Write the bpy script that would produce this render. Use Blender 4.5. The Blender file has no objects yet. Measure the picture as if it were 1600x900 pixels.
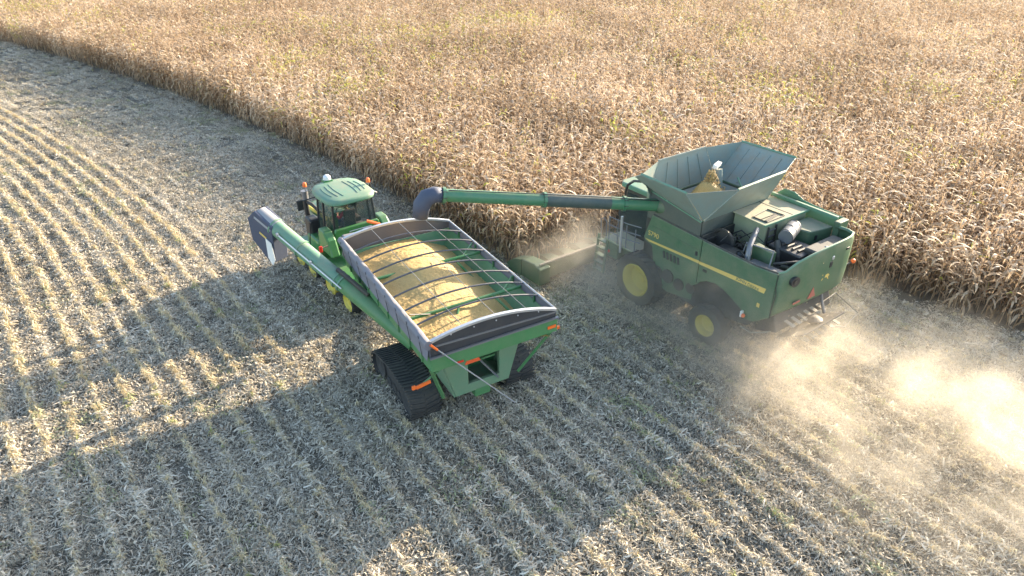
import bpy, bmesh, math, random
import numpy as np
from mathutils import Vector, Matrix, Euler
R = math.radians
random.seed(7); rng = np.random.default_rng(11)
sc = bpy.context.scene
COL = sc.collection

# ------------------------------------------------------------------ camera
CAM_H, PITCH = 13.5, 30.36
cd = bpy.data.cameras.new("camera"); cam = bpy.data.objects.new("camera", cd); COL.objects.link(cam)
cam.location = (0, 0, CAM_H); cam.rotation_euler = (R(90 - PITCH), 0, 0)
cd.sensor_width = 36.0; cd.lens = 24.0; cd.clip_end = 4000; cd.clip_start = 0.2
sc.camera = cam

# ------------------------------------------------------------------ sky, sun, exposure
SUN_AZ, SUN_EL = 42.6, 16.2          # azimuth counted from +x towards +y
w = bpy.data.worlds.new("World"); sc.world = w; w.use_nodes = True
nt = w.node_tree; bg = nt.nodes["Background"]
sky = nt.nodes.new("ShaderNodeTexSky"); sky.sky_type = 'NISHITA'; sky.sun_disc = False
sky.sun_elevation = R(SUN_EL); sky.sun_rotation = R(90 - SUN_AZ); sky.air_density = 1.0; sky.dust_density = 1.3; sky.ozone_density = 1.0
nt.links.new(sky.outputs[0], bg.inputs[0]); bg.inputs[1].default_value = 0.15
sd = bpy.data.lights.new("sun", 'SUN'); sun = bpy.data.objects.new("sun", sd); COL.objects.link(sun)
sd.energy = 4.9; sd.angle = R(0.5); sd.color = (1.0, 0.85, 0.64)
sv = Vector((math.cos(R(SUN_AZ)) * math.cos(R(SUN_EL)), math.sin(R(SUN_AZ)) * math.cos(R(SUN_EL)), math.sin(R(SUN_EL))))
sun.rotation_euler = sv.to_track_quat('Z', 'Y').to_euler(); sun.location = (60, 60, 60)
vs = sc.view_settings; vs.view_transform = 'Standard'; vs.look = 'None'; vs.exposure = 1.85; vs.gamma = 1.0
sc.cycles.max_bounces = 8; sc.cycles.diffuse_bounces = 3; sc.cycles.transmission_bounces = 6
sc.cycles.transparent_max_bounces = 12; sc.cycles.volume_bounces = 3; sc.cycles.volume_step_rate = 1.0
sc.cycles.sample_clamp_indirect = 4
sc.cycles.denoising_prefilter = 'ACCURATE'

# ------------------------------------------------------------------ materials
def newmat(name):
    m = bpy.data.materials.new(name); m.use_nodes = True
    return m, m.node_tree.nodes, m.node_tree.links, m.node_tree.nodes["Principled BSDF"]
def noise(N, L, scale, detail=4, vec=None, rough=0.6):
    n = N.new("ShaderNodeTexNoise"); n.inputs["Scale"].default_value = scale
    n.inputs["Detail"].default_value = detail; n.inputs["Roughness"].default_value = rough
    if vec is None:
        tc = N.new("ShaderNodeTexCoord"); vec = tc.outputs["Object"]
    L.new(vec, n.inputs["Vector"]); return n.outputs["Fac"]
def ramp(N, L, fac, stops):
    r = N.new("ShaderNodeValToRGB"); L.new(fac, r.inputs[0])
    while len(r.color_ramp.elements) < len(stops): r.color_ramp.elements.new(0.5)
    for e, (p, c) in zip(r.color_ramp.elements, stops): e.position = p; e.color = (*c, 1)
    return r.outputs[0]
def mixc(N, L, fac, a, b, mode='MIX'):
    m = N.new("ShaderNodeMix"); m.data_type = 'RGBA'; m.blend_type = mode
    for s, v in ((m.inputs[0], fac), (m.inputs[6], a), (m.inputs[7], b)):
        if isinstance(v, (int, float)): s.default_value = v
        elif isinstance(v, tuple): s.default_value = (*v, 1)
        else: L.new(v, s)
    return m.outputs[2]
def mth(N, L, op, a, b=None, c=None, clamp=False):
    m = N.new("ShaderNodeMath"); m.operation = op; m.use_clamp = clamp
    for s, v in zip(m.inputs, (a, b, c)):
        if v is None: continue
        if isinstance(v, (int, float)): s.default_value = v
        else: L.new(v, s)
    return m.outputs[0]
def bump(N, L, B, h, strength=0.3, dist=0.02):
    b = N.new("ShaderNodeBump"); b.inputs["Strength"].default_value = strength; b.inputs["Distance"].default_value = dist
    L.new(h, b.inputs["Height"]); L.new(b.outputs[0], B.inputs["Normal"])

DUST = (0.30, 0.25, 0.18)
def painted(name, base, rough=0.45, dust=0.35, metallic=0.0, dustcol=DUST, coat=0.0, scale=2.2):
    """paint with settled dust: more on faces that look up, blotchy everywhere"""
    m, N, L, B = newmat(name)
    tc = N.new("ShaderNodeTexCoord").outputs["Object"]
    n1 = noise(N, L, scale, 6, tc, 0.65); n2 = noise(N, L, scale * 9, 5, tc, 0.7)
    geo = N.new("ShaderNodeNewGeometry"); sp = N.new("ShaderNodeSeparateXYZ"); L.new(geo.outputs["Normal"], sp.inputs[0])
    up = mth(N, L, 'MAXIMUM', sp.outputs[2], 0.0)
    a = mth(N, L, 'MULTIPLY_ADD', n1, 1.6, -0.35, True)
    a = mth(N, L, 'MULTIPLY', a, mth(N, L, 'MULTIPLY_ADD', n2, 0.9, 0.5))
    f = mth(N, L, 'MULTIPLY', a, mth(N, L, 'MULTIPLY_ADD', up, 0.8, 0.55))
    f = mth(N, L, 'MULTIPLY', f, dust * 2.0, None, True)
    c0 = mixc(N, L, n2, tuple(x * 0.88 for x in base), tuple(min(1, x * 1.1) for x in base))
    L.new(mixc(N, L, f, c0, dustcol), B.inputs["Base Color"])
    L.new(mth(N, L, 'MULTIPLY_ADD', f, 0.5, rough, True), B.inputs["Roughness"])
    B.inputs["Metallic"].default_value = metallic; B.inputs["Coat Weight"].default_value = coat
    bump(N, L, B, n1, 0.06, 0.02)
    return m
M = {}
M['green'] = painted('combine_green_paint', (0.04, 0.125, 0.06), 0.38, 0.42)
M['green_header'] = painted('header_green', (0.03, 0.09, 0.045), 0.5, 0.15)
M['dusty_dark'] = painted('dust_caked_steel', (0.07, 0.085, 0.07), 0.7, 0.5, dustcol=(.2, .175, .135))
M['teal'] = painted('inner_green_paint', (0.05, 0.16, 0.12), 0.4, 0.25)
M['green_cart'] = painted('cart_green_paint', (0.05, 0.21, 0.075), 0.4, 0.25)
M['green_trac'] = painted('tractor_green_paint', (0.02, 0.19, 0.04), 0.3, 0.2, coat=0.3)
M['green_auger'] = painted('auger_green_paint', (0.045, 0.20, 0.10), 0.35, 0.2, coat=0.2)
M['green_light'] = painted('roof_green_paint', (0.10, 0.27, 0.17), 0.4, 0.35)
M['deck'] = painted('sunlit_dusty_deck_paint', (0.26, 0.33, 0.20), 0.45, 0.8, dustcol=(.42,.37,.26))  # paint and dust colours lightened to carry the sunlit look of the deck
M['tank'] = painted('tank_grey_green', (0.22, 0.30, 0.285), 0.33, 0.55, metallic=0.0)
M['yellow'] = painted('wheel_yellow', (0.66, 0.54, 0.08), 0.5, 0.22)
M['frame_green'] = painted('cart_frame_grey_green', (0.12, 0.25, 0.15), 0.5, 0.4)
M['stripe'] = painted('stripe_yellow', (0.72, 0.50, 0.12), 0.5, 0.3)
M['rubber'] = painted('rubber_black', (0.022, 0.024, 0.028), 0.75, 0.13)
M['rubber_dusty'] = painted('rubber_dusty', (0.035, 0.034, 0.032), 0.8, 0.40, dustcol=(0.17, 0.145, 0.115))
M['dark'] = painted('dark_machinery', (0.02, 0.022, 0.026), 0.5, 0.25)
M['black'] = painted('black_plastic', (0.018, 0.02, 0.026), 0.4, 0.1)
M['grey'] = painted('grey_steel', (0.22, 0.23, 0.26), 0.35, 0.25, metallic=0.5)
M['tarp'] = painted('grey_tarp', (0.17, 0.17, 0.21), 0.6, 0.25)
M['bow'] = painted('dark_bow_steel', (0.07, 0.075, 0.10), 0.35, 0.2, metallic=0.4)
M['head'] = painted('pale_auger_head', (0.30, 0.31, 0.34), 0.5, 0.25)
M['cap_brown'] = painted('brown_grey_cap', (0.13, 0.11, 0.11), 0.6, 0.3)
M['tarp_dark'] = painted('black_tarp', (0.03, 0.032, 0.04), 0.6, 0.12)
M['alu'] = painted('aluminium', (0.6, 0.6, 0.62), 0.3, 0.15, metallic=0.6)
M['white'] = painted('white_plastic', (0.75, 0.75, 0.72), 0.5, 0.15)
M['boot'] = painted('rubber_boot_blue_grey', (0.05, 0.065, 0.11), 0.6, 0.08)
M['vane'] = painted('dusty_bare_steel', (0.36, 0.33, 0.28), 0.5, 0.5, metallic=0.2)
M['dull_red'] = painted('haze_dulled_red_reflector', (0.45, 0.05, 0.03), 0.5, 0.6)  # red dulled in the colour for the airborne dust hanging before it
M['sleeve'] = painted('worn_tube_sleeve', (0.04, 0.075, 0.075), 0.45, 0.25)
M['orange'] = painted('orange_reflector', (0.95, 0.16, 0.02), 0.3, 0.08)
M['red'] = painted('red_lens', (0.75, 0.03, 0.02), 0.3, 0.05)
M['smv'] = painted('orange_red_sign', (0.95, 0.13, 0.04), 0.4, 0.06)
M['skin'] = painted('skin', (0.55, 0.32, 0.22), 0.6, 0.0)
M['shirt'] = painted('red_shirt', (0.55, 0.03, 0.07), 0.9, 0.0)
M['jeans'] = painted('blue_trousers', (0.04, 0.06, 0.12), 0.9, 0.0)
M['hair'] = painted('dark_cap', (0.03, 0.025, 0.02), 0.9, 0.0)
M['seat'] = painted('seat_fabric', (0.05, 0.05, 0.055), 0.9, 0.1)
m, N, L, B = newmat('cab_glass'); M['glass'] = m
B.inputs["Base Color"].default_value = (0.06, 0.09, 0.085, 1); B.inputs["Roughness"].default_value = 0.02
B.inputs["Alpha"].default_value = 0.30; B.inputs["IOR"].default_value = 1.45
# corn grain
m, N, L, B = newmat('corn_kernels'); M['grain'] = m
tc = N.new("ShaderNodeTexCoord").outputs["Object"]
v = N.new("ShaderNodeTexVoronoi"); v.inputs["Scale"].default_value = 55; L.new(tc, v.inputs["Vector"])
n1 = noise(N, L, 3.0, 6, tc)
c = ramp(N, L, v.outputs["Distance"], [(0.0, (0.76, 0.52, 0.19)), (0.55, (0.62, 0.39, 0.12)), (1.0, (0.28, 0.16, 0.05))])
c = mixc(N, L, mth(N, L, 'MULTIPLY', n1, 0.6), c, (0.70, 0.50, 0.22)); L.new(c, B.inputs["Base Color"])
B.inputs["Roughness"].default_value = 0.65; bump(N, L, B, v.outputs["Distance"], 0.9, 0.02)

def plantmat(name, stops, green=None, transl=0.35, inst=True, facevar=True, rough=0.7):
    """dry plant matter; one value per scattered clump and one per blade choose the colour"""
    m, N, L, B = newmat(name)
    if inst:
        a = N.new("ShaderNodeAttribute"); a.attribute_type = 'INSTANCER'; a.attribute_name = 'tone'; tone = a.outputs["Fac"]
        g = N.new("ShaderNodeAttribute"); g.attribute_type = 'INSTANCER'; g.attribute_name = 'leafgreen'; gfac = g.outputs["Fac"]
    else:
        oi = N.new("ShaderNodeObjectInfo"); tone = oi.outputs["Random"]
        gfac = mth(N, L, 'GREATER_THAN', oi.outputs["Random"], 0.97)
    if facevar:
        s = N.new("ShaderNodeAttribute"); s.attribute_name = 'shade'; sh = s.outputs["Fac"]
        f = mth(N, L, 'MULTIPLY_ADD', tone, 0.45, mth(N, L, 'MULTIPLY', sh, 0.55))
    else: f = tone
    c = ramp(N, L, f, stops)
    if green:
        k = mth(N, L, 'MULTIPLY', gfac, mth(N, L, 'GREATER_THAN', sh, 0.45)) if facevar else gfac
        c = mixc(N, L, k, c, green)
    L.new(c, B.inputs["Base Color"]); B.inputs["Roughness"].default_value = rough
    tr = N.new("ShaderNodeBsdfTranslucent"); L.new(c, tr.inputs[0])
    mx = N.new("ShaderNodeMixShader"); mx.inputs[0].default_value = transl
    out = N["Material Output"] if "Material Output" in N else [n for n in N if n.type == 'OUTPUT_MATERIAL'][0]
    L.new(B.outputs[0], mx.inputs[1]); L.new(tr.outputs[0], mx.inputs[2]); L.new(mx.outputs[0], out.inputs[0])
    return m
CORN = [(0.0, (0.08, 0.05, 0.028)), (0.22, (0.24, 0.16, 0.09)), (0.45, (0.45, 0.32, 0.20)), (0.7, (0.66, 0.505, 0.345)), (1.0, (0.90, 0.78, 0.62))]
LITTER = [(0.0, (0.10, 0.075, 0.05)), (0.25, (0.30, 0.25, 0.175)), (0.5, (0.53, 0.455, 0.345)), (0.75, (0.71, 0.625, 0.49)), (1.0, (0.90, 0.82, 0.68))]
STUB = [(0.0, (0.34, 0.26, 0.14)), (0.4, (0.58, 0.47, 0.28)), (0.8, (0.76, 0.65, 0.43)), (1.0, (0.88, 0.80, 0.60))]
M['corn'] = plantmat('dry_corn_leaf', CORN, (0.50, 0.50, 0.07), 0.33)
M['corn_one'] = plantmat('dry_corn_leaf_near', CORN, (0.50, 0.50, 0.07), 0.33, inst=False)
M['litter'] = plantmat('corn_residue', LITTER, (0.30, 0.34, 0.12), 0.15)
M['stub'] = plantmat('corn_stubble_stalk', STUB, (0.30, 0.36, 0.08), 0.28)
M['chaff'] = plantmat('chaff', [(0, (0.6, 0.5, 0.32)), (1, (0.85, 0.78, 0.6))], None, 0.4)

# ------------------------------------------------------------------ object helpers
def meta(o, label=None, cat=None, group=None, kind=None):
    if label: o['label'] = label
    if cat: o['category'] = cat
    if group: o['group'] = group
    if kind: o['kind'] = kind
    return o
def empty(name, loc, rz, **k):
    o = bpy.data.objects.new(name, None); COL.objects.link(o); o.location = loc; o.rotation_euler = (0, 0, rz)
    o.empty_display_size = 0.3
    return meta(o, **k)
class MB:
    def __init__(s): s.v = []; s.f = []
    def add(s, vs, fs):
        b = len(s.v); s.v += [tuple(v) for v in vs]; s.f += [tuple(b + i for i in f) for f in fs]; return s
    def box(s, c, d, rot=None):
        x, y, z = (k / 2 for k in d)
        P = [Vector((i * x, j * y, k * z)) for i in (-1, 1) for j in (-1, 1) for k in (-1, 1)]
        if rot is not None:
            Mx = Euler(rot).to_matrix(); P = [Mx @ p for p in P]
        P = [p + Vector(c) for p in P]
        return s.add(P, [(0, 1, 3, 2), (4, 6, 7, 5), (0, 4, 5, 1), (2, 3, 7, 6), (0, 2, 6, 4), (1, 5, 7, 3)])
    def bar(s, a, b, w, h, up=(0, 0, 1)):
        """rectangular beam from a to b"""
        a, b = Vector(a), Vector(b); d = (b - a).normalized(); u = Vector(up)
        if abs(d.dot(u)) > 0.98: u = Vector((1, 0, 0))
        sd_ = d.cross(u).normalized(); u = sd_.cross(d).normalized()
        P = [e + sd_ * i * w / 2 + u * j * h / 2 for e in (a, b) for i, j in ((-1, -1), (1, -1), (1, 1), (-1, 1))]
        return s.add(P, [(3, 2, 1, 0), (4, 5, 6, 7), (0, 1, 5, 4), (1, 2, 6, 5), (2, 3, 7, 6), (3, 0, 4, 7)])
    def tube(s, path, r, n=10, caps=True, radii=None):
        path = [Vector(p) for p in path]; rings = []; pu = None
        for i, p in enumerate(path):
            d = (path[min(i + 1, len(path) - 1)] - path[max(i - 1, 0)]).normalized()
            if pu is None:
                u = Vector((0, 0, 1)) if abs(d.z) < 0.9 else Vector((1, 0, 0))
            else: u = pu
            u = (u - d * u.dot(d)).normalized(); pu = u; w_ = d.cross(u)
            rr = radii[i] if radii else r
            rings.append([p + (u * math.cos(2 * math.pi * k / n) + w_ * math.sin(2 * math.pi * k / n)) * rr for k in range(n)])
        return s.loft(rings, caps)
    def loft(s, rings, caps=True, closed=True):
        n = len(rings[0]); vs = [p for r_ in rings for p in r_]; fs = []
        for i in range(len(rings) - 1):
            for k in range(n if closed else n - 1):
                a, b = i * n + k, i * n + (k + 1) % n
                fs.append((a, b, b + n, a + n))
        if caps and closed:
            fs.append(tuple(reversed(range(n)))); fs.append(tuple((len(rings) - 1) * n + k for k in range(n)))
        return s.add(vs, fs)
    def prism(s, poly, axis, a, b):
        """polygon in the plane across axis, extruded from a to b along it"""
        def P(p, t):
            return {'x': (t, p[0], p[1]), 'y': (p[0], t, p[1]), 'z': (p[0], p[1], t)}[axis]
        n = len(poly); vs = [P(p, a) for p in poly] + [P(p, b) for p in poly]
        fs = [tuple(range(n)), tuple(reversed(range(n, 2 * n)))] + [(k, k + n, (k + 1) % n + n, (k + 1) % n) for k in range(n)]
        return s.add(vs, fs)
    def lathe(s, prof, c, axis='y', n=32):
        """profile of (radius, along) swept round an axis; closed loop"""
        rings = []
        for k in range(n):
            a = 2 * math.pi * k / n; ca, sa = math.cos(a), math.sin(a)
            rings.append([{'y': (c[0] + r * ca, c[1] + t, c[2] + r * sa), 'z': (c[0] + r * ca, c[1] + r * sa, c[2] + t),
                           'x': (c[0] + t, c[1] + r * ca, c[2] + r * sa)}[axis] for r, t in prof])
        m_ = len(prof); vs = [p for r_ in rings for p in r_]; fs = []
        for k in range(n):
            for i in range(m_ - 1):
                a = k * m_ + i; b = ((k + 1) % n) * m_ + i
                fs.append((a, b, b + 1, a + 1))
        return s.add(vs, fs)
    def ball(s, c, r, n=10, squash=1.0, half=False):
        prof = []
        for i in range(7):
            t = -math.pi / 2 + math.pi * i / 6
            if half and t < 0: continue
            prof.append((max(1e-4, r * math.cos(t)), r * math.sin(t) * squash))
        return s.lathe(prof, c, 'z', n)
    def plate(s, quad, th):
        q = [Vector(p) for p in quad]; n_ = (q[1] - q[0]).cross(q[2] - q[0]).normalized() * th
        n = len(q); vs = q + [p + n_ for p in q]
        return s.add(vs, [tuple(reversed(range(n))), tuple(range(n, 2 * n))] + [(k, (k + 1) % n, (k + 1) % n + n, k + n) for k in range(n)])
    def build(s, name, mat, parent=None, bevel=0, smooth=False, solid=0, **k):
        me = bpy.data.meshes.new(name); me.from_pydata(s.v, [], s.f); me.validate()
        bm = bmesh.new(); bm.from_mesh(me); bmesh.ops.recalc_face_normals(bm, faces=bm.faces); bm.to_mesh(me); bm.free()
        me.materials.append(M[mat] if isinstance(mat, str) else mat)
        o = bpy.data.objects.new(name, me); COL.objects.link(o)
        if parent: o.parent = parent
        if solid:
            md = o.modifiers.new('thickness', 'SOLIDIFY'); md.thickness = solid; md.offset = 0
        if bevel:
            md = o.modifiers.new('bevel', 'BEVEL'); md.width = bevel; md.segments = 2; md.limit_method = 'ANGLE'; md.angle_limit = R(40)
        if smooth:
            for p in me.polygons: p.use_smooth = True
            me.set_sharp_from_angle(angle=R(42))
        return meta(o, **k)
def words(txt, size, mat, parent, loc, rot, depth=0.006, name='lettering'):
    cu = bpy.data.curves.new('letters', 'FONT'); cu.body = txt; cu.size = size; cu.extrude = depth
    cu.align_x = 'CENTER'; cu.align_y = 'CENTER'
    t = bpy.data.objects.new('letters', cu); COL.objects.link(t)
    dg = bpy.context.evaluated_depsgraph_get(); me = bpy.data.meshes.new_from_object(t.evaluated_get(dg))
    bpy.data.objects.remove(t); me.materials.clear(); me.materials.append(M[mat])
    o = bpy.data.objects.new(name, me); COL.objects.link(o); o.parent = parent; o.location = loc; o.rotation_euler = rot
    return o
def arc(c, r, a0, a1, n, plane='xz'):
    out = []
    for i in range(n + 1):
        a = R(a0 + (a1 - a0) * i / n); out.append((c[0] + r * math.cos(a), c[1] + r * math.sin(a)))
    return out

def frame(o, deg):   # heading: degrees left of +y
    t = R(90 + deg)
    return Vector((o[0], o[1], 0)), t
CO, CT = frame((6.148, 23.029), 36)
KO, KT = frame((-0.434, 14.876), 30.4)
TO, TT = frame((-4.913, 22.104), 37)
def toworld(O, T, p):
    return Vector((O.x + p[0] * math.cos(T) - p[1] * math.sin(T), O.y + p[0] * math.sin(T) + p[1] * math.cos(T), p[2]))

# ------------------------------------------------------------------ the row lines of the field
TK = [-80, -30, -16, -8, 0, 10, 20, 30, 45, 60, 75, 100, 200]
HK = [22, 24, 30, 36, 39, 39.5, 44, 47, 50, 53.5, 56, 60, 66]
ts = np.arange(-80, 200, 0.25); hd = np.radians(90 + np.interp(ts, TK, HK))
k_ = np.ones(17) / 17; hd = np.convolve(np.pad(hd, 8, 'edge'), k_, 'valid')
bx = np.cumsum(np.cos(hd)) * 0.25; by = np.cumsum(np.sin(hd)) * 0.25
i0 = int(np.argmin(abs(ts))); bx += 0.10 - bx[i0]; by += 24.6 - by[i0]
nx, ny = -np.sin(hd), np.cos(hd)     # left normal
def to_xy(t, off):
    return np.interp(t, ts, bx) + np.interp(t, ts, nx) * off, np.interp(t, ts, by) + np.interp(t, ts, ny) * off
def to_row(x, y):
    x = np.asarray(x, float).ravel(); y = np.asarray(y, float).ravel(); T_ = np.empty_like(x); O_ = np.empty_like(x)
    s = slice(None, None, 2); BX, BY, NX, NY, TS = bx[s], by[s], nx[s], ny[s], ts[s]
    for i in range(0, len(x), 4000):
        X, Y = x[i:i + 4000, None], y[i:i + 4000, None]
        d = (X - BX) ** 2 + (Y - BY) ** 2; j = d.argmin(1)
        dx, dy = X[:, 0] - BX[j], Y[:, 0] - BY[j]
        O_[i:i + 4000] = dx * NX[j] + dy * NY[j]; T_[i:i + 4000] = TS[j] + dx * NY[j] - dy * NX[j]
    return T_, O_
def inpoly(x, y, poly):
    x = np.asarray(x); y = np.asarray(y); ins = np.zeros(x.shape, bool); n = len(poly); j = n - 1
    for i in range(n):
        xi, yi = poly[i]; xj, yj = poly[j]
        c_ = ((yi > y) != (yj > y)) & (x < (xj - xi) * (y - yi) / (yj - yi + 1e-12) + xi); ins ^= c_; j = i
    return ins
# outline of the standing corn: left edge (from far to the header), across the header, right edge towards the camera's right
hl = toworld(CO, CT, (4.6, 4.3, 0)); hr = toworld(CO, CT, (4.6, -4.6, 0))
lx, ly = to_xy(np.arange(150, 0.5, -2.0), 0.0)
CORNPOLY = [(float(a), float(b)) for a, b in zip(lx, ly)] + [(hl.x, hl.y), (hr.x, hr.y), (11.9, 24.6), (13.4, 23.3), (14.7, 22.3), (16.0, 21.1), (18.0, 19.7), (24.0, 14.6), (40.0, 2.0), (160, 2), (160, 200), (-150, 200)]
def noise2(x, y, s, seed=0):
    """cheap smooth value noise"""
    g = np.random.default_rng(seed).random((64, 64)); X, Y = x / s, y / s; xi, yi = np.floor(X).astype(int), np.floor(Y).astype(int)
    fx, fy = X - xi, Y - yi; fx = fx * fx * (3 - 2 * fx); fy = fy * fy * (3 - 2 * fy)
    G = lambda a, b: g[a % 64, b % 64]
    return (G(xi, yi) * (1 - fx) + G(xi + 1, yi) * fx) * (1 - fy) + (G(xi, yi + 1) * (1 - fx) + G(xi + 1, yi + 1) * fx) * fy
def cam_uv(x, y, z=0.0):
    p = R(PITCH); zz = z - CAM_H; d = y * math.cos(p) - zz * math.sin(p); up = y * math.sin(p) + zz * math.cos(p)
    return x / np.maximum(d, .1) * 24 / 18, up / np.maximum(d, .1) * 24 / 18, d   # both in half-widths of the frame

# ------------------------------------------------------------------ ground
m, N, L, B = newmat('field_soil'); M['soil'] = m
tc = N.new("ShaderNodeTexCoord").outputs["Object"]
n1 = noise(N, L, 1.3, 8, tc, 0.7); n2 = noise(N, L, 38, 5, tc, 0.75); n3 = noise(N, L, 0.11, 3, tc)
c = ramp(N, L, n2, [(0.3, (0.055, 0.045, 0.034)), (0.5, (0.13, 0.115, 0.085)), (0.62, (0.26, 0.235, 0.175)), (0.75, (0.40, 0.37, 0.29))])
c = mixc(N, L, mth(N, L, 'MULTIPLY', n1, 0.7), c, (0.10, 0.083, 0.06)); c = mixc(N, L, mth(N, L, 'MULTIPLY', n3, 0.3), c, (0.20, 0.17, 0.12))
L.new(c, B.inputs["Base Color"]); B.inputs["Roughness"].default_value = 0.95; bump(N, L, B, n2, 0.8, 0.03)
g = MB(); q = []
gx = [-1500, -400, -150, 160, 400, 1500]; gy = [-600, -150, -20, 150, 500, 1800]
for yy in gy:
    for xx in gx: q.append((xx, yy, -0.06))
g.add(q, [(j * 6 + i, j * 6 + i + 1, j * 6 + i + 7, j * 6 + i + 6) for j in range(5) for i in range(5)])
g.build('ground', 'soil', kind='structure', label='bare soil under the corn reaching to the horizon')
# stubble ground with row ridges
st = 0.19; X, Y = np.meshgrid(np.arange(-62, 34, st * 1.6), np.arange(2.5, 84, st)); sh = X.shape
T_, O_ = to_row(X, Y)
Z = 0.045 * np.cos(O_ / 0.76 * 2 * np.pi) + 0.05 * noise2(X.ravel(), Y.ravel(), 0.6, 3) + 0.03 * noise2(X.ravel(), Y.ravel(), 0.22, 4) + 0.01
vs_ = np.stack([X.ravel(), Y.ravel(), Z], 1); nyy, nxx = sh
ii = np.arange(nyy * nxx).reshape(sh); F_ = np.stack([ii[:-1, :-1], ii[:-1, 1:], ii[1:, 1:], ii[1:, :-1]], -1).reshape(-1, 4)
me = bpy.data.meshes.new('harvested_field')
me.vertices.add(len(vs_)); me.vertices.foreach_set('co', vs_.ravel())
me.loops.add(F_.size); me.loops.foreach_set('vertex_index', F_.ravel().astype(np.int32))
me.polygons.add(len(F_)); me.polygons.foreach_set('loop_start', np.arange(0, F_.size, 4, dtype=np.int32)); me.polygons.foreach_set('loop_total', np.full(len(F_), 4, np.int32))
me.update(); me.materials.append(M['soil'])
o = bpy.data.objects.new('harvested_field', me); COL.objects.link(o)
meta(o, kind='structure', label='harvested corn field with low row ridges under the stubble')

# ------------------------------------------------------------------ scattered plants
LIB = bpy.data.collections.new('plant_library')      # sources of the scatter, not linked to the scene
def blades(name, specs, mat):
    """specs: list of strips, each a list of (centre, half width vector); one shade value per strip"""
    V_, F2, S = [], [], []
    for strip, shd in specs:
        b = len(V_)
        for c_, hw in strip: V_ += [tuple(c_ - hw), tuple(c_ + hw)]
        for i in range(len(strip) - 1):
            F2.append((b + 2 * i, b + 2 * i + 1, b + 2 * i + 3, b + 2 * i + 2)); S.append(shd)
    me = bpy.data.meshes.new(name); me.from_pydata(V_, [], F2); me.materials.append(M[mat])
    at_ = me.attributes.new('shade', 'FLOAT', 'FACE'); at_.data.foreach_set('value', S)
    return me
def rv(a=1.0): return Vector((random.uniform(-a, a), random.uniform(-a, a), random.uniform(-a, a)))
def litter_specs(n, size, lmin, lmax, h):
    out = []
    for _ in range(n):
        a = random.uniform(0, 2 * math.pi); d = Vector((math.cos(a), math.sin(a), random.gauss(0, 0.22))); l = lmin + (lmax - lmin) * random.random() ** 2
        w_ = random.choice([0.004, 0.005, 0.006, 0.008, 0.010, 0.015]) * random.uniform(0.8, 1.5)
        c_ = Vector((random.uniform(-size, size), random.uniform(-size, size), 0.015 + h * random.random() ** 1.6))
        side = Vector((-math.sin(a), math.cos(a), random.uniform(-0.7, 0.7))) * w_; bend = Vector((0, 0, random.uniform(-0.03, 0.06))) + rv(0.02)
        k = 3 if l > 0.12 else 2; strip = []
        for i in range(k + 1):
            t = i / k; strip.append((c_ + d * l * (t - 0.5) + bend * (1 - (2 * t - 1) ** 2), side * (1.0 if 0 < i < k else 0.45)))
        out.append((strip, random.random()))
    return out
def stub_specs(n_st, tuft):
    out = []
    for _ in range(n_st):
        c_ = Vector((random.uniform(-0.12, 0.12), random.uniform(-0.05, 0.05), 0)); h = random.uniform(0.12, 0.30); tilt = Vector((random.gauss(0, 0.16), random.gauss(0, 0.16), 1)) * h
        s = random.random()
        for ang in (0, 1.57):
            hw = Vector((math.cos(ang), math.sin(ang), 0)) * 0.012
            out.append(([(c_, hw), (c_ + tilt, hw * 0.9)], 0.4 + 0.6 * s))
        for _k in range(tuft):
            a = random.uniform(0, 6.28); d = Vector((math.cos(a), math.sin(a), 0)); l = random.uniform(0.10, 0.30); z0 = h * random.uniform(0.2, 1.0)
            side = Vector((-d.y, d.x, random.uniform(-0.4, 0.4))) * random.uniform(0.006, 0.018)
            p0 = c_ + Vector((0, 0, z0)); p1 = p0 + d * l * 0.5 + Vector((0, 0, random.uniform(0.0, 0.09))); p2 = p0 + d * l + Vector((0, 0, random.uniform(-z0, 0.03)))
            out.append(([(p0, side * 0.6), (p1, side), (p2, side * 0.3)], random.random()))
    return out
def leaf_strip(h, az, l, w_, up, droop, twist, segs=6):
    d = Vector((math.cos(az), math.sin(az), 0)); p = Vector((0, 0, h)); ang = up; strip = []
    for i in range(segs + 1):
        t = i / segs; hw = w_ * (0.55 + 1.1 * t if t < 0.35 else 1.0 * (1 - ((t - 0.35) / 0.65) ** 1.7) + 0.04)
        tw = twist * t; side = Vector((-d.y, d.x, 0)) * math.cos(tw) + Vector((0, 0, 1)) * math.sin(tw)
        strip.append((p.copy(), side * hw)); ang -= droop * (0.35 + 1.3 * t) / segs
        ang = max(ang, -1.75); p = p + (d * math.cos(ang) + Vector((0, 0, 1)) * math.sin(ang)) * (l / segs)
    return strip
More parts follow.
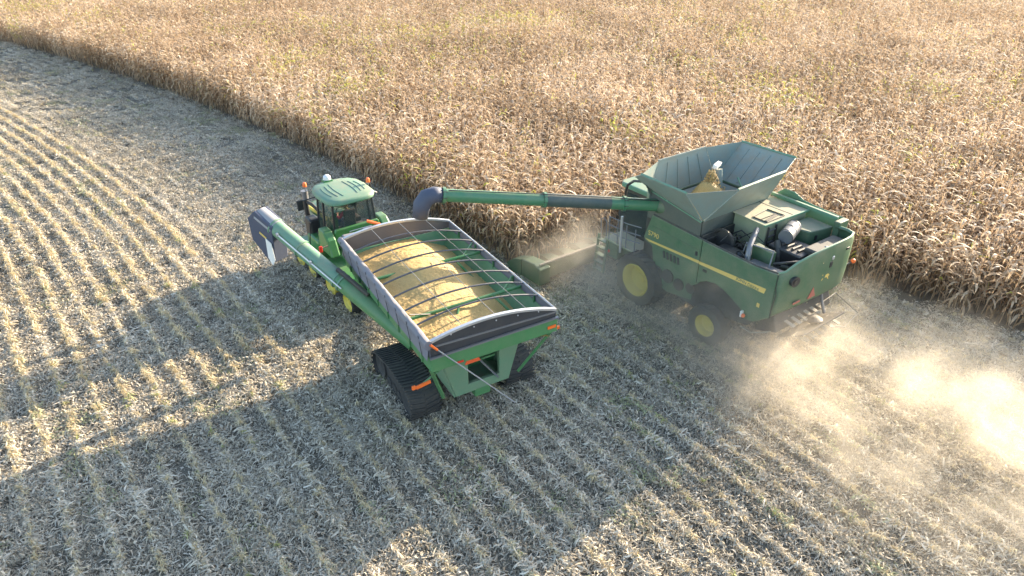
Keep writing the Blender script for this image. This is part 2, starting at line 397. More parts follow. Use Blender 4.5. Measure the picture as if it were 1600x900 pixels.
def corn_specs(seed):
    random.seed(seed); H_ = random.uniform(2.15, 2.6); out = {'stalk': [], 'leaf': [], 'ear': [], 'tassel': []}
    for ang in (0.3, 1.87):
        hw = Vector((math.cos(ang), math.sin(ang), 0)) * 0.014
        out['stalk'].append(([(Vector((0, 0, 0)), hw), (Vector((0.01, 0, H_ * .5)), hw * 0.9), (Vector((0.02, 0.01, H_)), hw * 0.35)], 0.35))
    az = random.uniform(0, 6.28); nl = 12
    for k in range(nl):
        t = (k + 1) / nl; h = 0.35 + (H_ - 0.5) * t; az += math.pi + random.gauss(0, 0.4)
        l = random.uniform(0.55, 0.9) * (1.0 - 0.35 * abs(t - 0.55)); up = random.uniform(0.5, 1.1) if t > 0.35 else random.uniform(-0.4, 0.5)
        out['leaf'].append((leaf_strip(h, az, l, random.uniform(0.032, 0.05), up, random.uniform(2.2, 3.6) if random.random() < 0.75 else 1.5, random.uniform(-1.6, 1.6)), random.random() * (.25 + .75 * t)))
    for k in range(2):
        a = random.uniform(0, 6.28); d = Vector((math.cos(a), math.sin(a), 0)); h = H_ * (0.42 + 0.08 * k)
        for q_ in (0, 1.57):
            hw = (Vector((-d.y, d.x, 0)) * math.cos(q_) + Vector((0, 0, 1)) * math.sin(q_)) * 0.032
            out['ear'].append(([(Vector((0, 0, h)), hw * .5), (Vector((0, 0, h)) + d * 0.1 + Vector((0, 0, -0.02)), hw), (Vector((0, 0, h)) + d * 0.2 + Vector((0, 0, -0.16)), hw * .5)], 0.8))
    for k in range(5):
        a = random.uniform(0, 6.28); d = Vector((math.cos(a), math.sin(a), 0)) * 0.12; hw = Vector((-d.y, d.x, 0)).normalized() * 0.006
        out['tassel'].append(([(Vector((.02, .01, H_ - .02)), hw), (Vector((.02, .01, H_ + 0.16)) + d * .5, hw), (Vector((.02, .01, H_ + 0.2)) + d, hw * .5)], 0.5))
    return out
def scatter(name, pts, rot, scl, idx, tone, green, meshes, **k):
    me = bpy.data.meshes.new(name); n = len(pts); me.vertices.add(n); me.vertices.foreach_set('co', np.asarray(pts, np.float32).ravel())
    for nm, ty, dat in (('rot', 'FLOAT_VECTOR', rot), ('scl', 'FLOAT_VECTOR', scl)):
        a = me.attributes.new(nm, ty, 'POINT'); a.data.foreach_set('vector', np.asarray(dat, np.float32).ravel())
    a = me.attributes.new('pick', 'INT', 'POINT'); a.data.foreach_set('value', np.asarray(idx, np.int32))
    for nm, dat in (('tone', tone), ('leafgreen', green)):
        a = me.attributes.new(nm, 'FLOAT', 'POINT'); a.data.foreach_set('value', np.asarray(dat, np.float32))
    o = bpy.data.objects.new(name, me); COL.objects.link(o)
    c_ = bpy.data.collections.new(name + '_kinds')
    for i, ms in enumerate(meshes):
        s = bpy.data.objects.new('%s_kind_%02d' % (name, i), ms); c_.objects.link(s)
    g_ = bpy.data.node_groups.new(name, 'GeometryNodeTree')
    g_.interface.new_socket('Geometry', in_out='INPUT', socket_type='NodeSocketGeometry'); g_.interface.new_socket('Geometry', in_out='OUTPUT', socket_type='NodeSocketGeometry')
    gi = g_.nodes.new('NodeGroupInput'); go = g_.nodes.new('NodeGroupOutput'); ip = g_.nodes.new('GeometryNodeInstanceOnPoints')
    ci = g_.nodes.new('GeometryNodeCollectionInfo'); ci.inputs['Collection'].default_value = c_; ci.inputs['Separate Children'].default_value = True; ci.inputs['Reset Children'].default_value = True
    def na(nm, ty):
        a = g_.nodes.new('GeometryNodeInputNamedAttribute'); a.data_type = ty; a.inputs['Name'].default_value = nm
        return [s for s in a.outputs if s.enabled and s.name == 'Attribute'][0]
    LL = g_.links
    LL.new(gi.outputs[0], ip.inputs['Points']); LL.new(ci.outputs[0], ip.inputs['Instance']); ip.inputs['Pick Instance'].default_value = True
    LL.new(na('pick', 'INT'), ip.inputs['Instance Index']); LL.new(na('rot', 'FLOAT_VECTOR'), ip.inputs['Rotation']); LL.new(na('scl', 'FLOAT_VECTOR'), ip.inputs['Scale'])
    LL.new(ip.outputs[0], go.inputs[0])
    md = o.modifiers.new('scatter', 'NODES'); md.node_group = g_
    return meta(o, kind='stuff', **k)
def ground_z(x, y):
    _, O2 = to_row(x, y); return 0.045 * np.cos(O2 / 0.76 * 2 * np.pi) + 0.03
def visible(x, y, z=0.0, mu=1.2, mv=0.68):
    u, v_, d = cam_uv(x, y, z); return (np.abs(u) < mu) & (np.abs(v_) < mv) & (d > 1)

# leaf litter: patches of loose strips
random.seed(21)
LM = [blades('litter_patch', litter_specs(380, 0.55, 0.05, 0.22, 0.06), 'litter') for _ in range(7)]
gx_, gy_ = np.meshgrid(np.arange(-60, 32, 0.62), np.arange(5, 82, 0.62)); x = gx_.ravel() + rng.uniform(-.3, .3, gx_.size); y = gy_.ravel() + rng.uniform(-.3, .3, gx_.size)
k = visible(x, y) & ~inpoly(x, y, CORNPOLY); x, y = x[k], y[k]
far = np.hypot(x, y); k = rng.random(len(x)) < np.clip(1.3 - far / 90, .45, 1); x, y = x[k], y[k]; n = len(x)
tone = np.clip(0.22 * noise2(x, y, 1.7, 5) + 0.4 * noise2(x, y, 6, 6) + rng.uniform(.0, .3, n), 0, 1)
scatter('corn_residue', np.stack([x, y, ground_z(x, y) + 0.0], 1), np.stack([rng.normal(0, .05, n), rng.normal(0, .05, n), rng.uniform(0, 6.28, n)], 1),
        np.repeat(rng.uniform(.85, 1.25, n)[:, None], 3, 1), rng.integers(0, 7, n), tone, (rng.random(n) < .04) * .7, LM,
        label='chopped pale corn leaves and husks lying all over the harvested ground', cat='crop residue')
# the same litter heaped along the rows: bands of paler strips on the ridges
random.seed(23)
RM_ = []
for _i in range(6):
    sp_ = []
    for strip, shd in litter_specs(170, 0.5, 0.05, 0.26, 0.12):
        sh_ = Vector((0, -0.80 * strip[0][0].y, 0)); sp_.append(([(c_ + sh_, h_) for c_, h_ in strip], min(1, shd * .85 + .15)))
    RM_.append(blades('ridge_litter', sp_, 'litter'))
O2, T2 = np.meshgrid(np.arange(-14, 70) * 0.76, np.arange(-34, 110, 0.85)); O2 = O2.ravel(); T2 = T2.ravel() + rng.uniform(-.2, .2, O2.size); x, y = to_xy(T2, O2 + rng.normal(0, .03, O2.size))
k = visible(x, y) & ~inpoly(x, y, CORNPOLY) & (y > 4); x, y, T2, O2 = x[k], y[k], T2[k], O2[k]
fresh = (O2 < 9.0) & (T2 > -2)
k = rng.random(len(x)) < np.where(fresh, .45, .95); x, y, T2, O2, fresh = x[k], y[k], T2[k], O2[k], fresh[k]; n = len(x)
scatter('row_residue', np.stack([x, y, ground_z(x, y) - np.where(fresh, .05, .01)], 1), np.stack([rng.normal(0, .04, n), rng.normal(0, .04, n), np.interp(T2, ts, hd) + rng.choice([0, np.pi], n)], 1),
        np.stack([np.ones(n), rng.uniform(.7, 1.6, n), rng.uniform(.6, 1.2, n)], 1), rng.integers(0, 6, n), np.clip(np.where(T2 < 4, .36, .50) + .35 * noise2(x, y, 2.5, 55) + rng.uniform(0, .2, n), 0, 1), (rng.random(n) < .06) * .7, RM_,
        label='pale husks and leaves heaped in bands along the rows of cut corn', cat='crop residue')
# stubble rows
random.seed(5)
SM = [blades('stubble_clump', stub_specs(3, t_), 'stub') for t_ in (3, 5, 7, 4, 8, 6)]
offs = np.arange(-14, 70) * 0.76; tt = np.arange(-34, 110, 0.21)
O2, T2 = np.meshgrid(offs, tt); O2 = O2.ravel(); T2 = T2.ravel() + rng.uniform(-.07, .07, O2.size); x, y = to_xy(T2, O2 + rng.normal(0, .035, O2.size))
k = visible(x, y) & ~inpoly(x, y, CORNPOLY) & (y > 4); x, y, T2, O2 = x[k], y[k], T2[k], O2[k]
keep = noise2(T2, O2 * 3, 2.2, 9); k = rng.random(len(x)) < np.where((O2 < 9.5) & (T2 > -4), 0.30, 0.55 + .6 * keep); x, y, T2, O2 = x[k], y[k], T2[k], O2[k]; n = len(x)
sc_ = rng.uniform(.5, 1.1, n) * np.where((O2 < 9.5) & (T2 > -4), .6, np.where(T2 < 0, .72, 1.0))
hdg = np.interp(T2, ts, hd)
scatter('corn_stubble', np.stack([x, y, ground_z(x, y)], 1), np.stack([rng.normal(0, .12, n), rng.normal(0, .12, n), hdg + rng.choice([0, np.pi], n)], 1),
        np.repeat(sc_[:, None], 3, 1), rng.integers(0, 6, n), np.clip(rng.uniform(.1, .8, n) + .3 * noise2(x, y, 3, 8), 0, 1), (rng.random(n) < .02 + .18 * (noise2(x, y, 5, 12) > .7)) * .8, SM,
        label='rows of short cut corn stalks standing in the harvested ground', cat='stubble')

# standing corn
NK = 8; CS = [corn_specs(100 + i) for i in range(NK)]
CM = [blades('corn', s['stalk'] + s['leaf'] + s['ear'] + s['tassel'], 'corn') for s in CS]
random.seed(3)
offs = -np.arange(0, 175) * 0.76 + 0.0; tt = np.arange(-70, 150, 0.185)
O2, T2 = np.meshgrid(offs, tt); O2 = O2.ravel(); T2 = T2.ravel() + rng.uniform(-.06, .06, O2.size); x, y = to_xy(T2, O2 + rng.normal(0, .05, O2.size) - 0.25)
k = inpoly(x, y, CORNPOLY) & (visible(x, y, 0, 1.16, .62) | visible(x, y, 2.4, 1.16, .62)); x, y, O2 = x[k], y[k], O2[k]
d = np.hypot(x, y); k = rng.random(len(x)) < np.where(d < 55, .97, np.clip(1.0 - (d - 55) / 110, .5, 1)); x, y = x[k], y[k]; d = np.hypot(x, y); n = len(x)
u, v_, _ = cam_uv(x, y, 1.2); near = np.where((np.abs(u) < 1.02) & (np.abs(v_) < .58), d, 999)
# the part of the corn right behind the combine shows nothing of its near plants
cl = np.array([(a - CO.x) * math.cos(CT) + (b - CO.y) * math.sin(CT) for a, b in zip(x, y)]); cw = np.array([-(a - CO.x) * math.sin(CT) + (b - CO.y) * math.cos(CT) for a, b in zip(x, y)])
near = np.where((cl > -5) & (cl < 5) & (cw < -2), 999, near)
order = np.argsort(near)[:300]; ind = np.zeros(n, bool); ind[order] = True
hsc = rng.normal(1.0, .07, n) * (0.93 + .14 * noise2(x, y, 7, 15)); lean = 0.07
rt = np.stack([rng.normal(0, lean, n), rng.normal(0, lean, n), rng.uniform(0, 6.28, n)], 1); pk = rng.integers(0, NK, n)
gz = np.exp(-(((x + 8) / 12) ** 2 + ((y - 62) / 16) ** 2)); green_p = (rng.random(n) < (0.02 + .10 * gz + .45 * np.clip(noise2(x, y, 9, 31) * noise2(x, y, 3.5, 32) * 2.2 - .75 + .25 * gz, 0, 1)))
tone = np.clip(.55 * noise2(x, y, 4, 40) + .45 * rng.random(n) + .12, 0, 1)
scatter('corn_crop', np.stack([x, y, np.zeros(n)], 1)[~ind], rt[~ind], np.repeat(hsc[:, None], 3, 1)[~ind], pk[~ind], tone[~ind], (green_p * .85)[~ind], CM,
        label='field of ripe dry tan corn still standing, with a few yellow green leaves', cat='corn crop')
def part_mesh(name, spec, mat): return blades(name, spec, mat)
PROTO = []
for i in range(4):
    s = CS[i]; e = bpy.data.objects.new('corn_plant', None); e.empty_display_size = .2
    kids = [('stalk', part_mesh('stalk', s['stalk'], 'corn_one')), ('tassel', part_mesh('tassel', s['tassel'], 'corn_one'))]
    for a in range(2): kids.append(('ear', part_mesh('ear', s['ear'][2 * a:2 * a + 2], 'corn_one')))
    for lf in s['leaf']: kids.append(('leaf', part_mesh('leaf', [lf], 'corn_one')))
    PROTO.append(kids)
for q_, j in enumerate(order):
    kids = PROTO[int(pk[j]) % 4]
    e = bpy.data.objects.new('corn_plant', None); COL.objects.link(e); e.location = (x[j], y[j], 0); e.rotation_euler = tuple(rt[j]); e.scale = (hsc[j],) * 3; e.empty_display_size = .2
    meta(e, 'dry tan corn plant with drooping leaves at the cut edge of the standing field', 'corn plant', 'corn plants along the near edge of the standing field')
    for nm, ms in kids:
        c_ = bpy.data.objects.new(nm, ms); COL.objects.link(c_); c_.parent = e
print('corn', n, 'stub/litter ok')
# ================================================================== shared machine pieces
def wheel_part(parent, c, R_, w_, rim_r, side, rubber='rubber_dusty', lugs=22, label=None):
    """a driven farm wheel: hub > tyre with chevron lugs, dished rim. side = +1 shows its face to +y"""
    hub = MB().tube([(c[0], c[1] - side * w_ * .35, c[2]), (c[0], c[1] + side * w_ * .12, c[2])], .17, 14).build('wheel', 'yellow', parent, smooth=True)
    h = w_ / 2
    prof = [(rim_r, -h * .72), (rim_r * 1.12, -h * .95), (R_ * .8, -h * 1.05), (R_ * .93, -h * .95), (R_ * .965, -h * .6), (R_ * .975, 0), (R_ * .965, h * .6), (R_ * .93, h * .95), (R_ * .8, h * 1.05), (rim_r * 1.12, h * .95), (rim_r, h * .72), (rim_r, -h * .72)]
    t = MB().lathe(prof, c, 'y', 40)
    for i in range(lugs):
        for s in (-1, 1):
            a = 2 * math.pi * (i + (0.5 if s > 0 else 0)) / lugs; pts = []
            for u_, da in ((0.02, 0.0), (1.0, -.20)):
                for rr, wd in ((R_ * .955, .055), (R_ * 1.02, .04)):
                    for sg in (-1, 1):
                        an = a + da + sg * wd * .55; r2 = rr - (0.05 * R_ if u_ > .5 else 0)
                        pts.append((c[0] + r2 * math.cos(an), c[1] + s * h * u_, c[2] + r2 * math.sin(an)))
            t.add(pts, [(0, 1, 3, 2), (4, 6, 7, 5), (0, 2, 6, 4), (1, 5, 7, 3), (2, 3, 7, 6), (0, 4, 5, 1)])
    t.build('tyre', rubber, hub, smooth=True)
    f = side
    pr = [(rim_r * 1.0, f * h * .80), (rim_r * 1.06, f * h * .92), (rim_r * 1.02, f * h * .98), (rim_r * .93, f * h * .86), (rim_r * .86, f * h * .40), (rim_r * .80, f * h * .12), (rim_r * .35, f * h * .04), (rim_r * .32, f * h * .12), (rim_r * .16, f * h * .14), (0.001, f * h * .14)]
    MB().lathe(pr, c, 'y', 36).build('rim', 'yellow', hub, smooth=True)
    b = MB()
    for i in range(10):
        a = 2 * math.pi * i / 10; b.tube([(c[0] + rim_r * .3 * math.cos(a), c[1] + f * h * .15, c[2] + rim_r * .3 * math.sin(a)), (c[0] + rim_r * .3 * math.cos(a), c[1] + f * h * .24, c[2] + rim_r * .3 * math.sin(a))], .014, 6)
    b.build('wheel_nuts', 'yellow', hub)
def loop_path(circs, n=10):
    """outline of a belt round circles (x, z, r) listed clockwise seen from +y; returns (x, z, nx, nz)"""
    out = []; m_ = len(circs)
    tang = []
    for i in range(m_):
        (x0, z0, r0), (x1, z1, r1) = circs[i], circs[(i + 1) % m_]
        d = math.hypot(x1 - x0, z1 - z0); a = math.atan2(z1 - z0, x1 - x0); b = math.acos(max(-1, min(1, (r0 - r1) / d)))
        tang.append(a + b)
    for i in range(m_):
        a0, a1 = tang[i - 1], tang[i]
        while a1 > a0: a1 -= 2 * math.pi
        while a1 < a0 - 2 * math.pi: a1 += 2 * math.pi
        x0, z0, r0 = circs[i]
        for k in range(n + 1):
            a = a0 + (a1 - a0) * k / n; out.append((x0 + r0 * math.cos(a), z0 + r0 * math.sin(a), math.cos(a), math.sin(a)))
    # even spacing
    P = np.array(out); P = np.vstack([P, P[:1]]); s = np.r_[0, np.cumsum(np.hypot(*(np.diff(P[:, :2], axis=0).T)))]
    return P, s
def track_belt(parent, circs, y0, y1, lug=0.14, th=.05, name='track_belt'):
    P, s = loop_path(circs); L_ = s[-1]; n = max(40, int(L_ / .08)); b = MB(); rings = []
    q = [np.array([np.interp(L_ * i / n, s, P[:, k]) for k in range(4)]) for i in range(n)]
    for a in q: rings.append([(a[0], y0, a[1]), (a[0] + a[2] * th, y0 + .03, a[1] + a[3] * th), (a[0] + a[2] * th, y1 - .03, a[1] + a[3] * th), (a[0], y1, a[1])])
    rings.append(rings[0]); b.loft(rings, caps=False)
    nl = int(L_ / lug); ym = (y0 + y1) / 2
    for i in range(nl):
        for sg in (-1, 1):
            S0 = L_ * (i + (.5 if sg > 0 else 0)) / nl; pts = []
            for yy, ds in ((ym + sg * .03, 0), ((y1 if sg > 0 else y0) + sg * .015, .07)):
                for hh in (th, th + .032):
                    for e in (-1, 1):
                        v4 = [np.interp((S0 + ds + e * .028) % L_, s, P[:, k]) for k in range(4)]
                        pts.append((v4[0] + v4[2] * hh, yy, v4[1] + v4[3] * hh))
            b.add(pts, [(0, 1, 3, 2), (4, 6, 7, 5), (2, 3, 7, 6), (0, 2, 6, 4), (1, 5, 7, 3)])
    return b.build(name, 'rubber', parent, smooth=True)

# ================================================================== combine harvester
H = empty('combine_harvester', (CO.x, CO.y, 0), CT, label='dusty green combine harvester with open grain tank and long unloading tube beside the standing corn', cat='combine harvester')
YL, YR = 1.75, -1.95
def bld(b, n, mt, par=H, **k): return b.build(n, mt, par, **k)
front_p = [(-.27, 3.69), (0.03, 2.74), (-.06, 2.62), (-.3, 2.58), (-1.2, 2.22), (-2.33, 1.80), (-2.50, 1.92), (-2.50, 3.60)]
rear_p = [(-2.53, 3.60), (-2.53, 1.94), (-2.66, 2.10), (-2.9, 2.25), (-3.27, 2.33), (-3.6, 2.26), (-3.95, 2.12), (-4.25, 1.97), (-4.45, 1.85), (-4.55, 1.62), (-4.9, 1.70), (-5.38, 2.08), (-5.38, 3.62), (-4.6, 3.55)]
for yy, sg in ((YL, 1), (YR, -1)):
    bld(MB().prism(front_p, 'y', yy - .07 * sg, yy), 'side_panel', 'green', bevel=.025)
    bld(MB().prism(rear_p, 'y', yy - .07 * sg, yy + .015 * sg), 'side_panel', 'green', bevel=.025)
    # rolled lip along the top edge, and a crease line in the panel
    bld(MB().tube([(-.3, yy - .03 * sg, 3.70), (-2.5, yy - .03 * sg, 3.62), (-4.6, yy - .03 * sg, 3.57), (-5.35, yy - .04 * sg, 3.64)], .028, 8), 'edge_trim', 'dark', smooth=True)
    bld(MB().prism([(-.25, 2.66), (-.05, 2.72), (-2.50, 2.845), (-2.50, 2.745)], 'y', yy + .001 * sg, yy + .012 * sg), 'stripe', 'stripe')
    bld(MB().prism([(-2.53, 2.745), (-2.53, 2.845), (-5.1, 3.0), (-5.06, 2.82)], 'y', yy + .016 * sg, yy + .028 * sg), 'stripe', 'stripe')
for yy, sg in ((YL, 1), (YR, -1)):
    bld(MB().tube([(-.35, yy + .012 * sg, 3.30), (-1.4, yy + .012 * sg, 3.24), (-2.45, yy + .012 * sg, 3.22)], .010, 6), 'panel_crease', 'green')
    bld(MB().box((-2.35, yy + .012 * sg, 3.05), (.09, .02, .16)), 'panel_latch', 'black', bevel=.006)
    bld(MB().box((-2.8, yy + .026 * sg, 2.6), (.16, .02, .09)), 'panel_latch', 'black', bevel=.006)
    bld(MB().box((-4.95, yy + .026 * sg, 2.35), (.10, .012, .14)), 'warning_label', 'stripe')
    for k in range(5): bld(MB().box((-1.0 - .16 * k, yy + .010 * sg, 2.45 + .002 * k), (.09, .02, .26), (0, R(12), 0)), 'vent_slot', 'black')
words('JOHN DEERE', .15, 'green', H, (-4.45, YL + .030, 2.87), (R(90), R(3.5), R(180)))
words('S790', .26, 'stripe', H, (-.42, YL + .004, 2.98), (R(90), 0, R(180)))
# inner body behind the wheels: sieve housing, axle, belts
bld(MB().prism([(.1, 3.5), (.1, 1.5), (-.9, 1.1), (-2.4, 1.0), (-4.6, 1.35), (-5.3, 2.2), (-5.3, 3.0), (-2.4, 3.0), (-2.3, 3.55)], 'y', YR + .12, YL - .12), 'threshing_body', 'dark', bevel=.03)
bld(MB().prism([(-.3, 2.56), (-1.2, 2.2), (-2.33, 1.78), (-2.33, 1.2), (-1.2, 1.0), (-.6, 1.2)], 'y', YL - .14, YL - .1), 'side_shield', 'green', bevel=.02)
bld(MB().prism([(-2.6, 2.15), (-4.2, 1.95), (-4.3, 1.45), (-2.7, 1.2)], 'y', YL - .22, YL - .16), 'side_shield', 'green', bevel=.02)
for k in range(4): bld(MB().lathe([(.01, 0), (.28 - .03 * k, 0), (.28 - .03 * k, .06), (.01, .06)], (-.7 - .52 * k, YL - .1, 1.55 + .1 * (k % 2)), 'y', 20), 'pulley', 'dark')
bld(MB().bar((0, -1.6, 1.0), (0, 1.4, 1.0), .38, .42), 'front_axle', 'dark', bevel=.03)
bld(MB().bar((-3.25, -1.7, .72), (-3.25, 1.5, .72), .22, .24), 'rear_axle', 'dark', bevel=.03)
for yy, sg in ((1.62, 1), (-1.82, -1)):
    wheel_part(H, (0.02, yy, 1.02), 1.05, .80, .60, sg)
    wheel_part(H, (-3.25, yy + .06 * sg, .74), .74, .55, .37, sg, lugs=18)
bld(MB().box((-3.95, YL - .16, 1.62), (.42, .02, .14), (0, R(8), 0)), 'warning_label', 'stripe')
# rear hood: shell swept along a rounded plan
plan = [(-5.40, 1.76), (-5.55, 1.66), (-5.68, 1.35), (-5.76, .8), (-5.79, -.1), (-5.76, -1.0), (-5.68, -1.5), (-5.55, -1.84), (-5.3, -1.97), (-4.9, -1.97)]
topz = [3.64, 3.72, 3.98, 4.10, 4.14, 4.10, 4.05, 4.02, 4.0, 3.98]; botz = [2.10, 2.26, 2.36, 2.40, 2.40, 2.36, 2.30, 2.24, 2.2, 2.1]
rings = []
for (px, py), tz, bz in zip(plan, topz, botz):
    cx, cy = -4.6, 0; rings.append([(px + (cx - px) * o_ , py + (cy - py) * o_, bz + (tz - bz) * f_) for o_, f_ in ((.05, 0), (.01, .06), (0, .3), (-.004, .6), (0, .92), (.02, .985), (.05, 1.0))])
bld(MB().loft(rings, caps=False, closed=False), 'rear_hood', 'green', solid=.05, smooth=True)
bld(MB().tube([(-5.395, 1.775, 3.6), (-5.41, 1.785, 3.2), (-5.46, 1.78, 2.95), (-5.42, 1.785, 2.5), (-5.41, 1.78, 2.1)], .012, 6), 'panel_seam', 'black')
rim_ = [(px * .995, py * .985, tz + .02) for (px, py), tz in zip(plan, topz)]
bld(MB().tube(rim_, .035, 8), 'hood_rim', 'green_light', smooth=True)
bld(MB().tube([(-5.60, 1.37, 3.42), (-5.78, 1.40, 3.42)], .15, 18, caps=True, radii=[.15, .17]), 'exhaust_outlet', 'black', smooth=True)
bld(MB().tube([(-5.781, 1.40, 3.42), (-5.79, 1.40, 3.42)], .09, 14), 'exhaust_bore', 'dark')
# leaping deer emblem and fittings on the hood
deer = [(-.20, -.05), (-.12, .02), (-.04, .03), (.06, .02), (.12, .10), (.10, .2), (.15, .13), (.19, .2), (.17, .1), (.24, .06), (.17, .03), (.15, -.05), (.22, -.10), (.21, -.14), (.12, -.09), (.02, -.08), (-.06, -.08), (-.13, -.17), (-.2, -.2), (-.13, -.1)]
bld(MB().prism([(-.2 + a, 3.16 + b) for a, b in deer], 'x', -5.815, -5.795), 'emblem', 'stripe')
bld(MB().box((-5.81, -.32, 3.5), (.05, .14, .2)), 'rear_camera', 'black', bevel=.02)
bld(MB().box((-5.81, -.36, 3.72), (.06, .1, .12)), 'work_light', 'alu', bevel=.02)
bld(MB().box((-5.78, -1.2, 3.78), (.03, .14, .08)), 'hood_latch', 'black', bevel=.01)
bld(MB().prism([(.16, 2.55), (.56, 2.55), (.36, 2.92)], 'x', -5.81, -5.785), 'slow_vehicle_sign', 'dull_red')
bld(MB().box((-5.775, 1.1, 2.62), (.02, .34, .07)), 'reflector', 'dull_red')
for yy, sg in ((1.86, 1), (-2.3, -1)):
    bld(MB().bar((-4.5, yy - .3 * sg, 1.78), (-4.5, yy - .02 * sg, 1.80), .05, .05), 'light_arm', 'dark')
    a = bld(MB().box((-4.5, yy, 1.84), (.07, .12, .22)), 'marker_light', 'white', bevel=.02)
    MB().ball((-4.56, yy, 1.80), .07, 10).build('lens', 'orange', a, smooth=True)
a = bld(MB().bar((-4.7, -1.95, 2.0), (-4.9, -3.6, 2.15), .04, .04), 'light_arm', 'dark')
MB().ball((-4.92, -3.66, 2.18), .085, 10).build('lens', 'orange', a, smooth=True)
bld(MB().tube([(-4.5, 1.8, 1.35), (-4.9, 1.78, 1.3), (-5.4, 1.5, 1.5)], .025, 6), 'lower_rail', 'vane')
# straw chopper, spreader and tailboard vanes
bld(MB().box((-5.0, -.1, 1.75), (.8, 3.0, .9), (0, R(20), 0)), 'chopper_housing', 'dark', bevel=.05)
for r_, x_, z_ in ((0, -5.55, 1.62), (1, -6.05, 1.30)):
    for k in range(6):
        y_ = .85 - .34 * k - .12 * r_
        bld(MB().plate([(x_ + .22, y_ + .13, z_ + .1), (x_ - .18, y_ + .0, z_ - .06), (x_ - .18, y_ - .15, z_ - .06), (x_ + .22, y_ - .03, z_ + .1)], .03), 'spreader_vane', 'vane')
bld(MB().box((-5.8, -.1, 1.36), (.95, 2.3, .05), (0, R(30), 0)), 'tailboard', 'dark', bevel=.01)
bld(MB().lathe([(.01, .0), (.24, 0), (.24, .1), (.1, .16), (.01, .16)], (-5.85, -.15, 1.5), 'z', 18), 'spreader_disc', 'dark', smooth=True)
bld(MB().tube([(-5.5, -.9, 1.7), (-5.45, -1.9, 1.75), (-6.3, -2.0, 1.35), (-6.4, -1.1, 1.2), (-6.2, -.8, 1.25)], .022, 8), 'guard_frame', 'vane')
bld(MB().tube([(-5.5, -.75, 2.3), (-5.6, -.8, 1.9), (-5.75, -.85, 1.5)], .05, 8), 'spreader_strut', 'grey')
# engine bay
bld(MB().box((-4.0, -.1, 3.02), (2.8, 3.4, .1)), 'bay_floor', 'dark')
bld(MB().box((-2.42, -.1, 3.35), (.06, 3.5, .7)), 'bay_bulkhead', 'dark')
bld(MB().box((-3.0, -1.05, 3.6), (1.3, 2.2, .96)), 'cooling_housing', 'deck', bevel=.04)
dk = bld(MB().prism([(-2.2, .1), (-2.12, -2.1), (-3.70, -2.1), (-3.62, .18)], 'z', 4.085, 4.125), 'engine_deck', 'deck', bevel=.015)
MB().tube([(-3.55, -.05, 4.14), (-3.0, -.05, 4.14), (-2.9, -.95, 4.14), (-3.55, -.98, 4.14), (-3.55, -.05, 4.14)], .022, 6).build('hatch_frame', 'dark', dk)
MB().bar((-3.28, -.05, 4.135), (-3.28, -.95, 4.135), .03, .02).build('hatch_bar', 'dark', dk)
MB().box((-3.40, -.5, 4.130), (.12, .7, .012), (0, 0, R(8))).build('hatch_grille', 'dark', dk)
MB().bar((-2.2, -1.3, 4.127), (-3.65, -1.3, 4.127), .03, .012).build('deck_seam', 'dark', dk)
bld(MB().bar((-3.66, .22, 4.12), (-3.74, -2.1, 4.12), .06, .06), 'deck_edge', 'green_light')
bld(MB().prism([(-3.76, -.75), (-3.80, -2.05), (-4.75, -2.0), (-4.55, -1.0)], 'z', 3.35, 3.92), 'rear_cover_box', 'green', bevel=.04)
bld(MB().box((-4.62, -1.3, 3.66), (.02, .12, .16)), 'cover_opening', 'black')
bld(MB().bar((-2.2, -2.16, 4.20), (-4.75, -2.16, 4.16), .12, .12), 'deck_rail', 'green_light', bevel=.02)
bld(MB().prism([(-2.3, 3.55), (-2.25, 4.2), (-2.5, 4.42), (-2.9, 4.42), (-3.3, 4.25), (-3.8, 4.2), (-4.9, 4.15), (-4.95, 3.6)], 'y', -2.44, -2.38), 'side_door', 'green_light', bevel=.03)
bld(MB().prism([(-4.78, 3.3), (-4.78, 4.15), (-5.0, 4.15), (-5.0, 3.3)], 'y', -2.42, -1.9), 'door_post', 'green', bevel=.03)
ac = bld(MB().tube([(-4.05, -.85, 3.96), (-4.30, -.05, 3.90)], .235, 20), 'air_cleaner', 'grey', smooth=True)
for t in (.05, .5, .95): MB().lathe([(.24, -.012), (.25, 0), (.24, .012)], (-4.05 - .25 * t, -.85 + .8 * t, 3.96 - .06 * t), 'y', 20).build('band', 'dark', ac)
bld(MB().tube([(-4.15, .1, 3.75), (-4.35, .3, 3.5), (-4.4, .3, 3.1)], .1, 10), 'air_pipe', 'dark', smooth=True)
bld(MB().tube([(-4.05, 1.40, 3.05), (-4.02, 1.38, 3.62), (-3.88, 1.18, 3.80), (-3.5, .35, 3.98)], .09, 12), 'exhaust_pipe', 'grey', smooth=True)
eb = bld(MB().box((-4.55, -.2, 3.35), (1.2, 1.0, .6)), 'engine_block', 'black', bevel=.05)
for k in range(5): MB().tube([(-4.1 - .2 * k, -.4, 3.66), (-4.1 - .2 * k, .1, 3.68)], .05, 8).build('intake_runner', 'dark', eb)
bld(MB().tube([(-4.9, -.9, 3.45), (-5.3, -1.0, 3.5)], .22, 14), 'fuel_filter', 'dark', smooth=True)
bld(MB().ball((-5.35, -.7, 3.7), .12, 10), 'filler_cap', 'grey', smooth=True)
gb = bld(MB().box((-4.12, .82, 3.50), (.95, .22, .5), (0, 0, R(-8))), 'service_box', 'green', bevel=.03)
bld(MB().tube([(-3.68, 1.25, 3.2), (-3.72, 1.12, 3.82), (-4.6, .95, 3.82), (-4.7, 1.2, 3.35)], .03, 8), 'bay_handrail', 'grey', smooth=True)
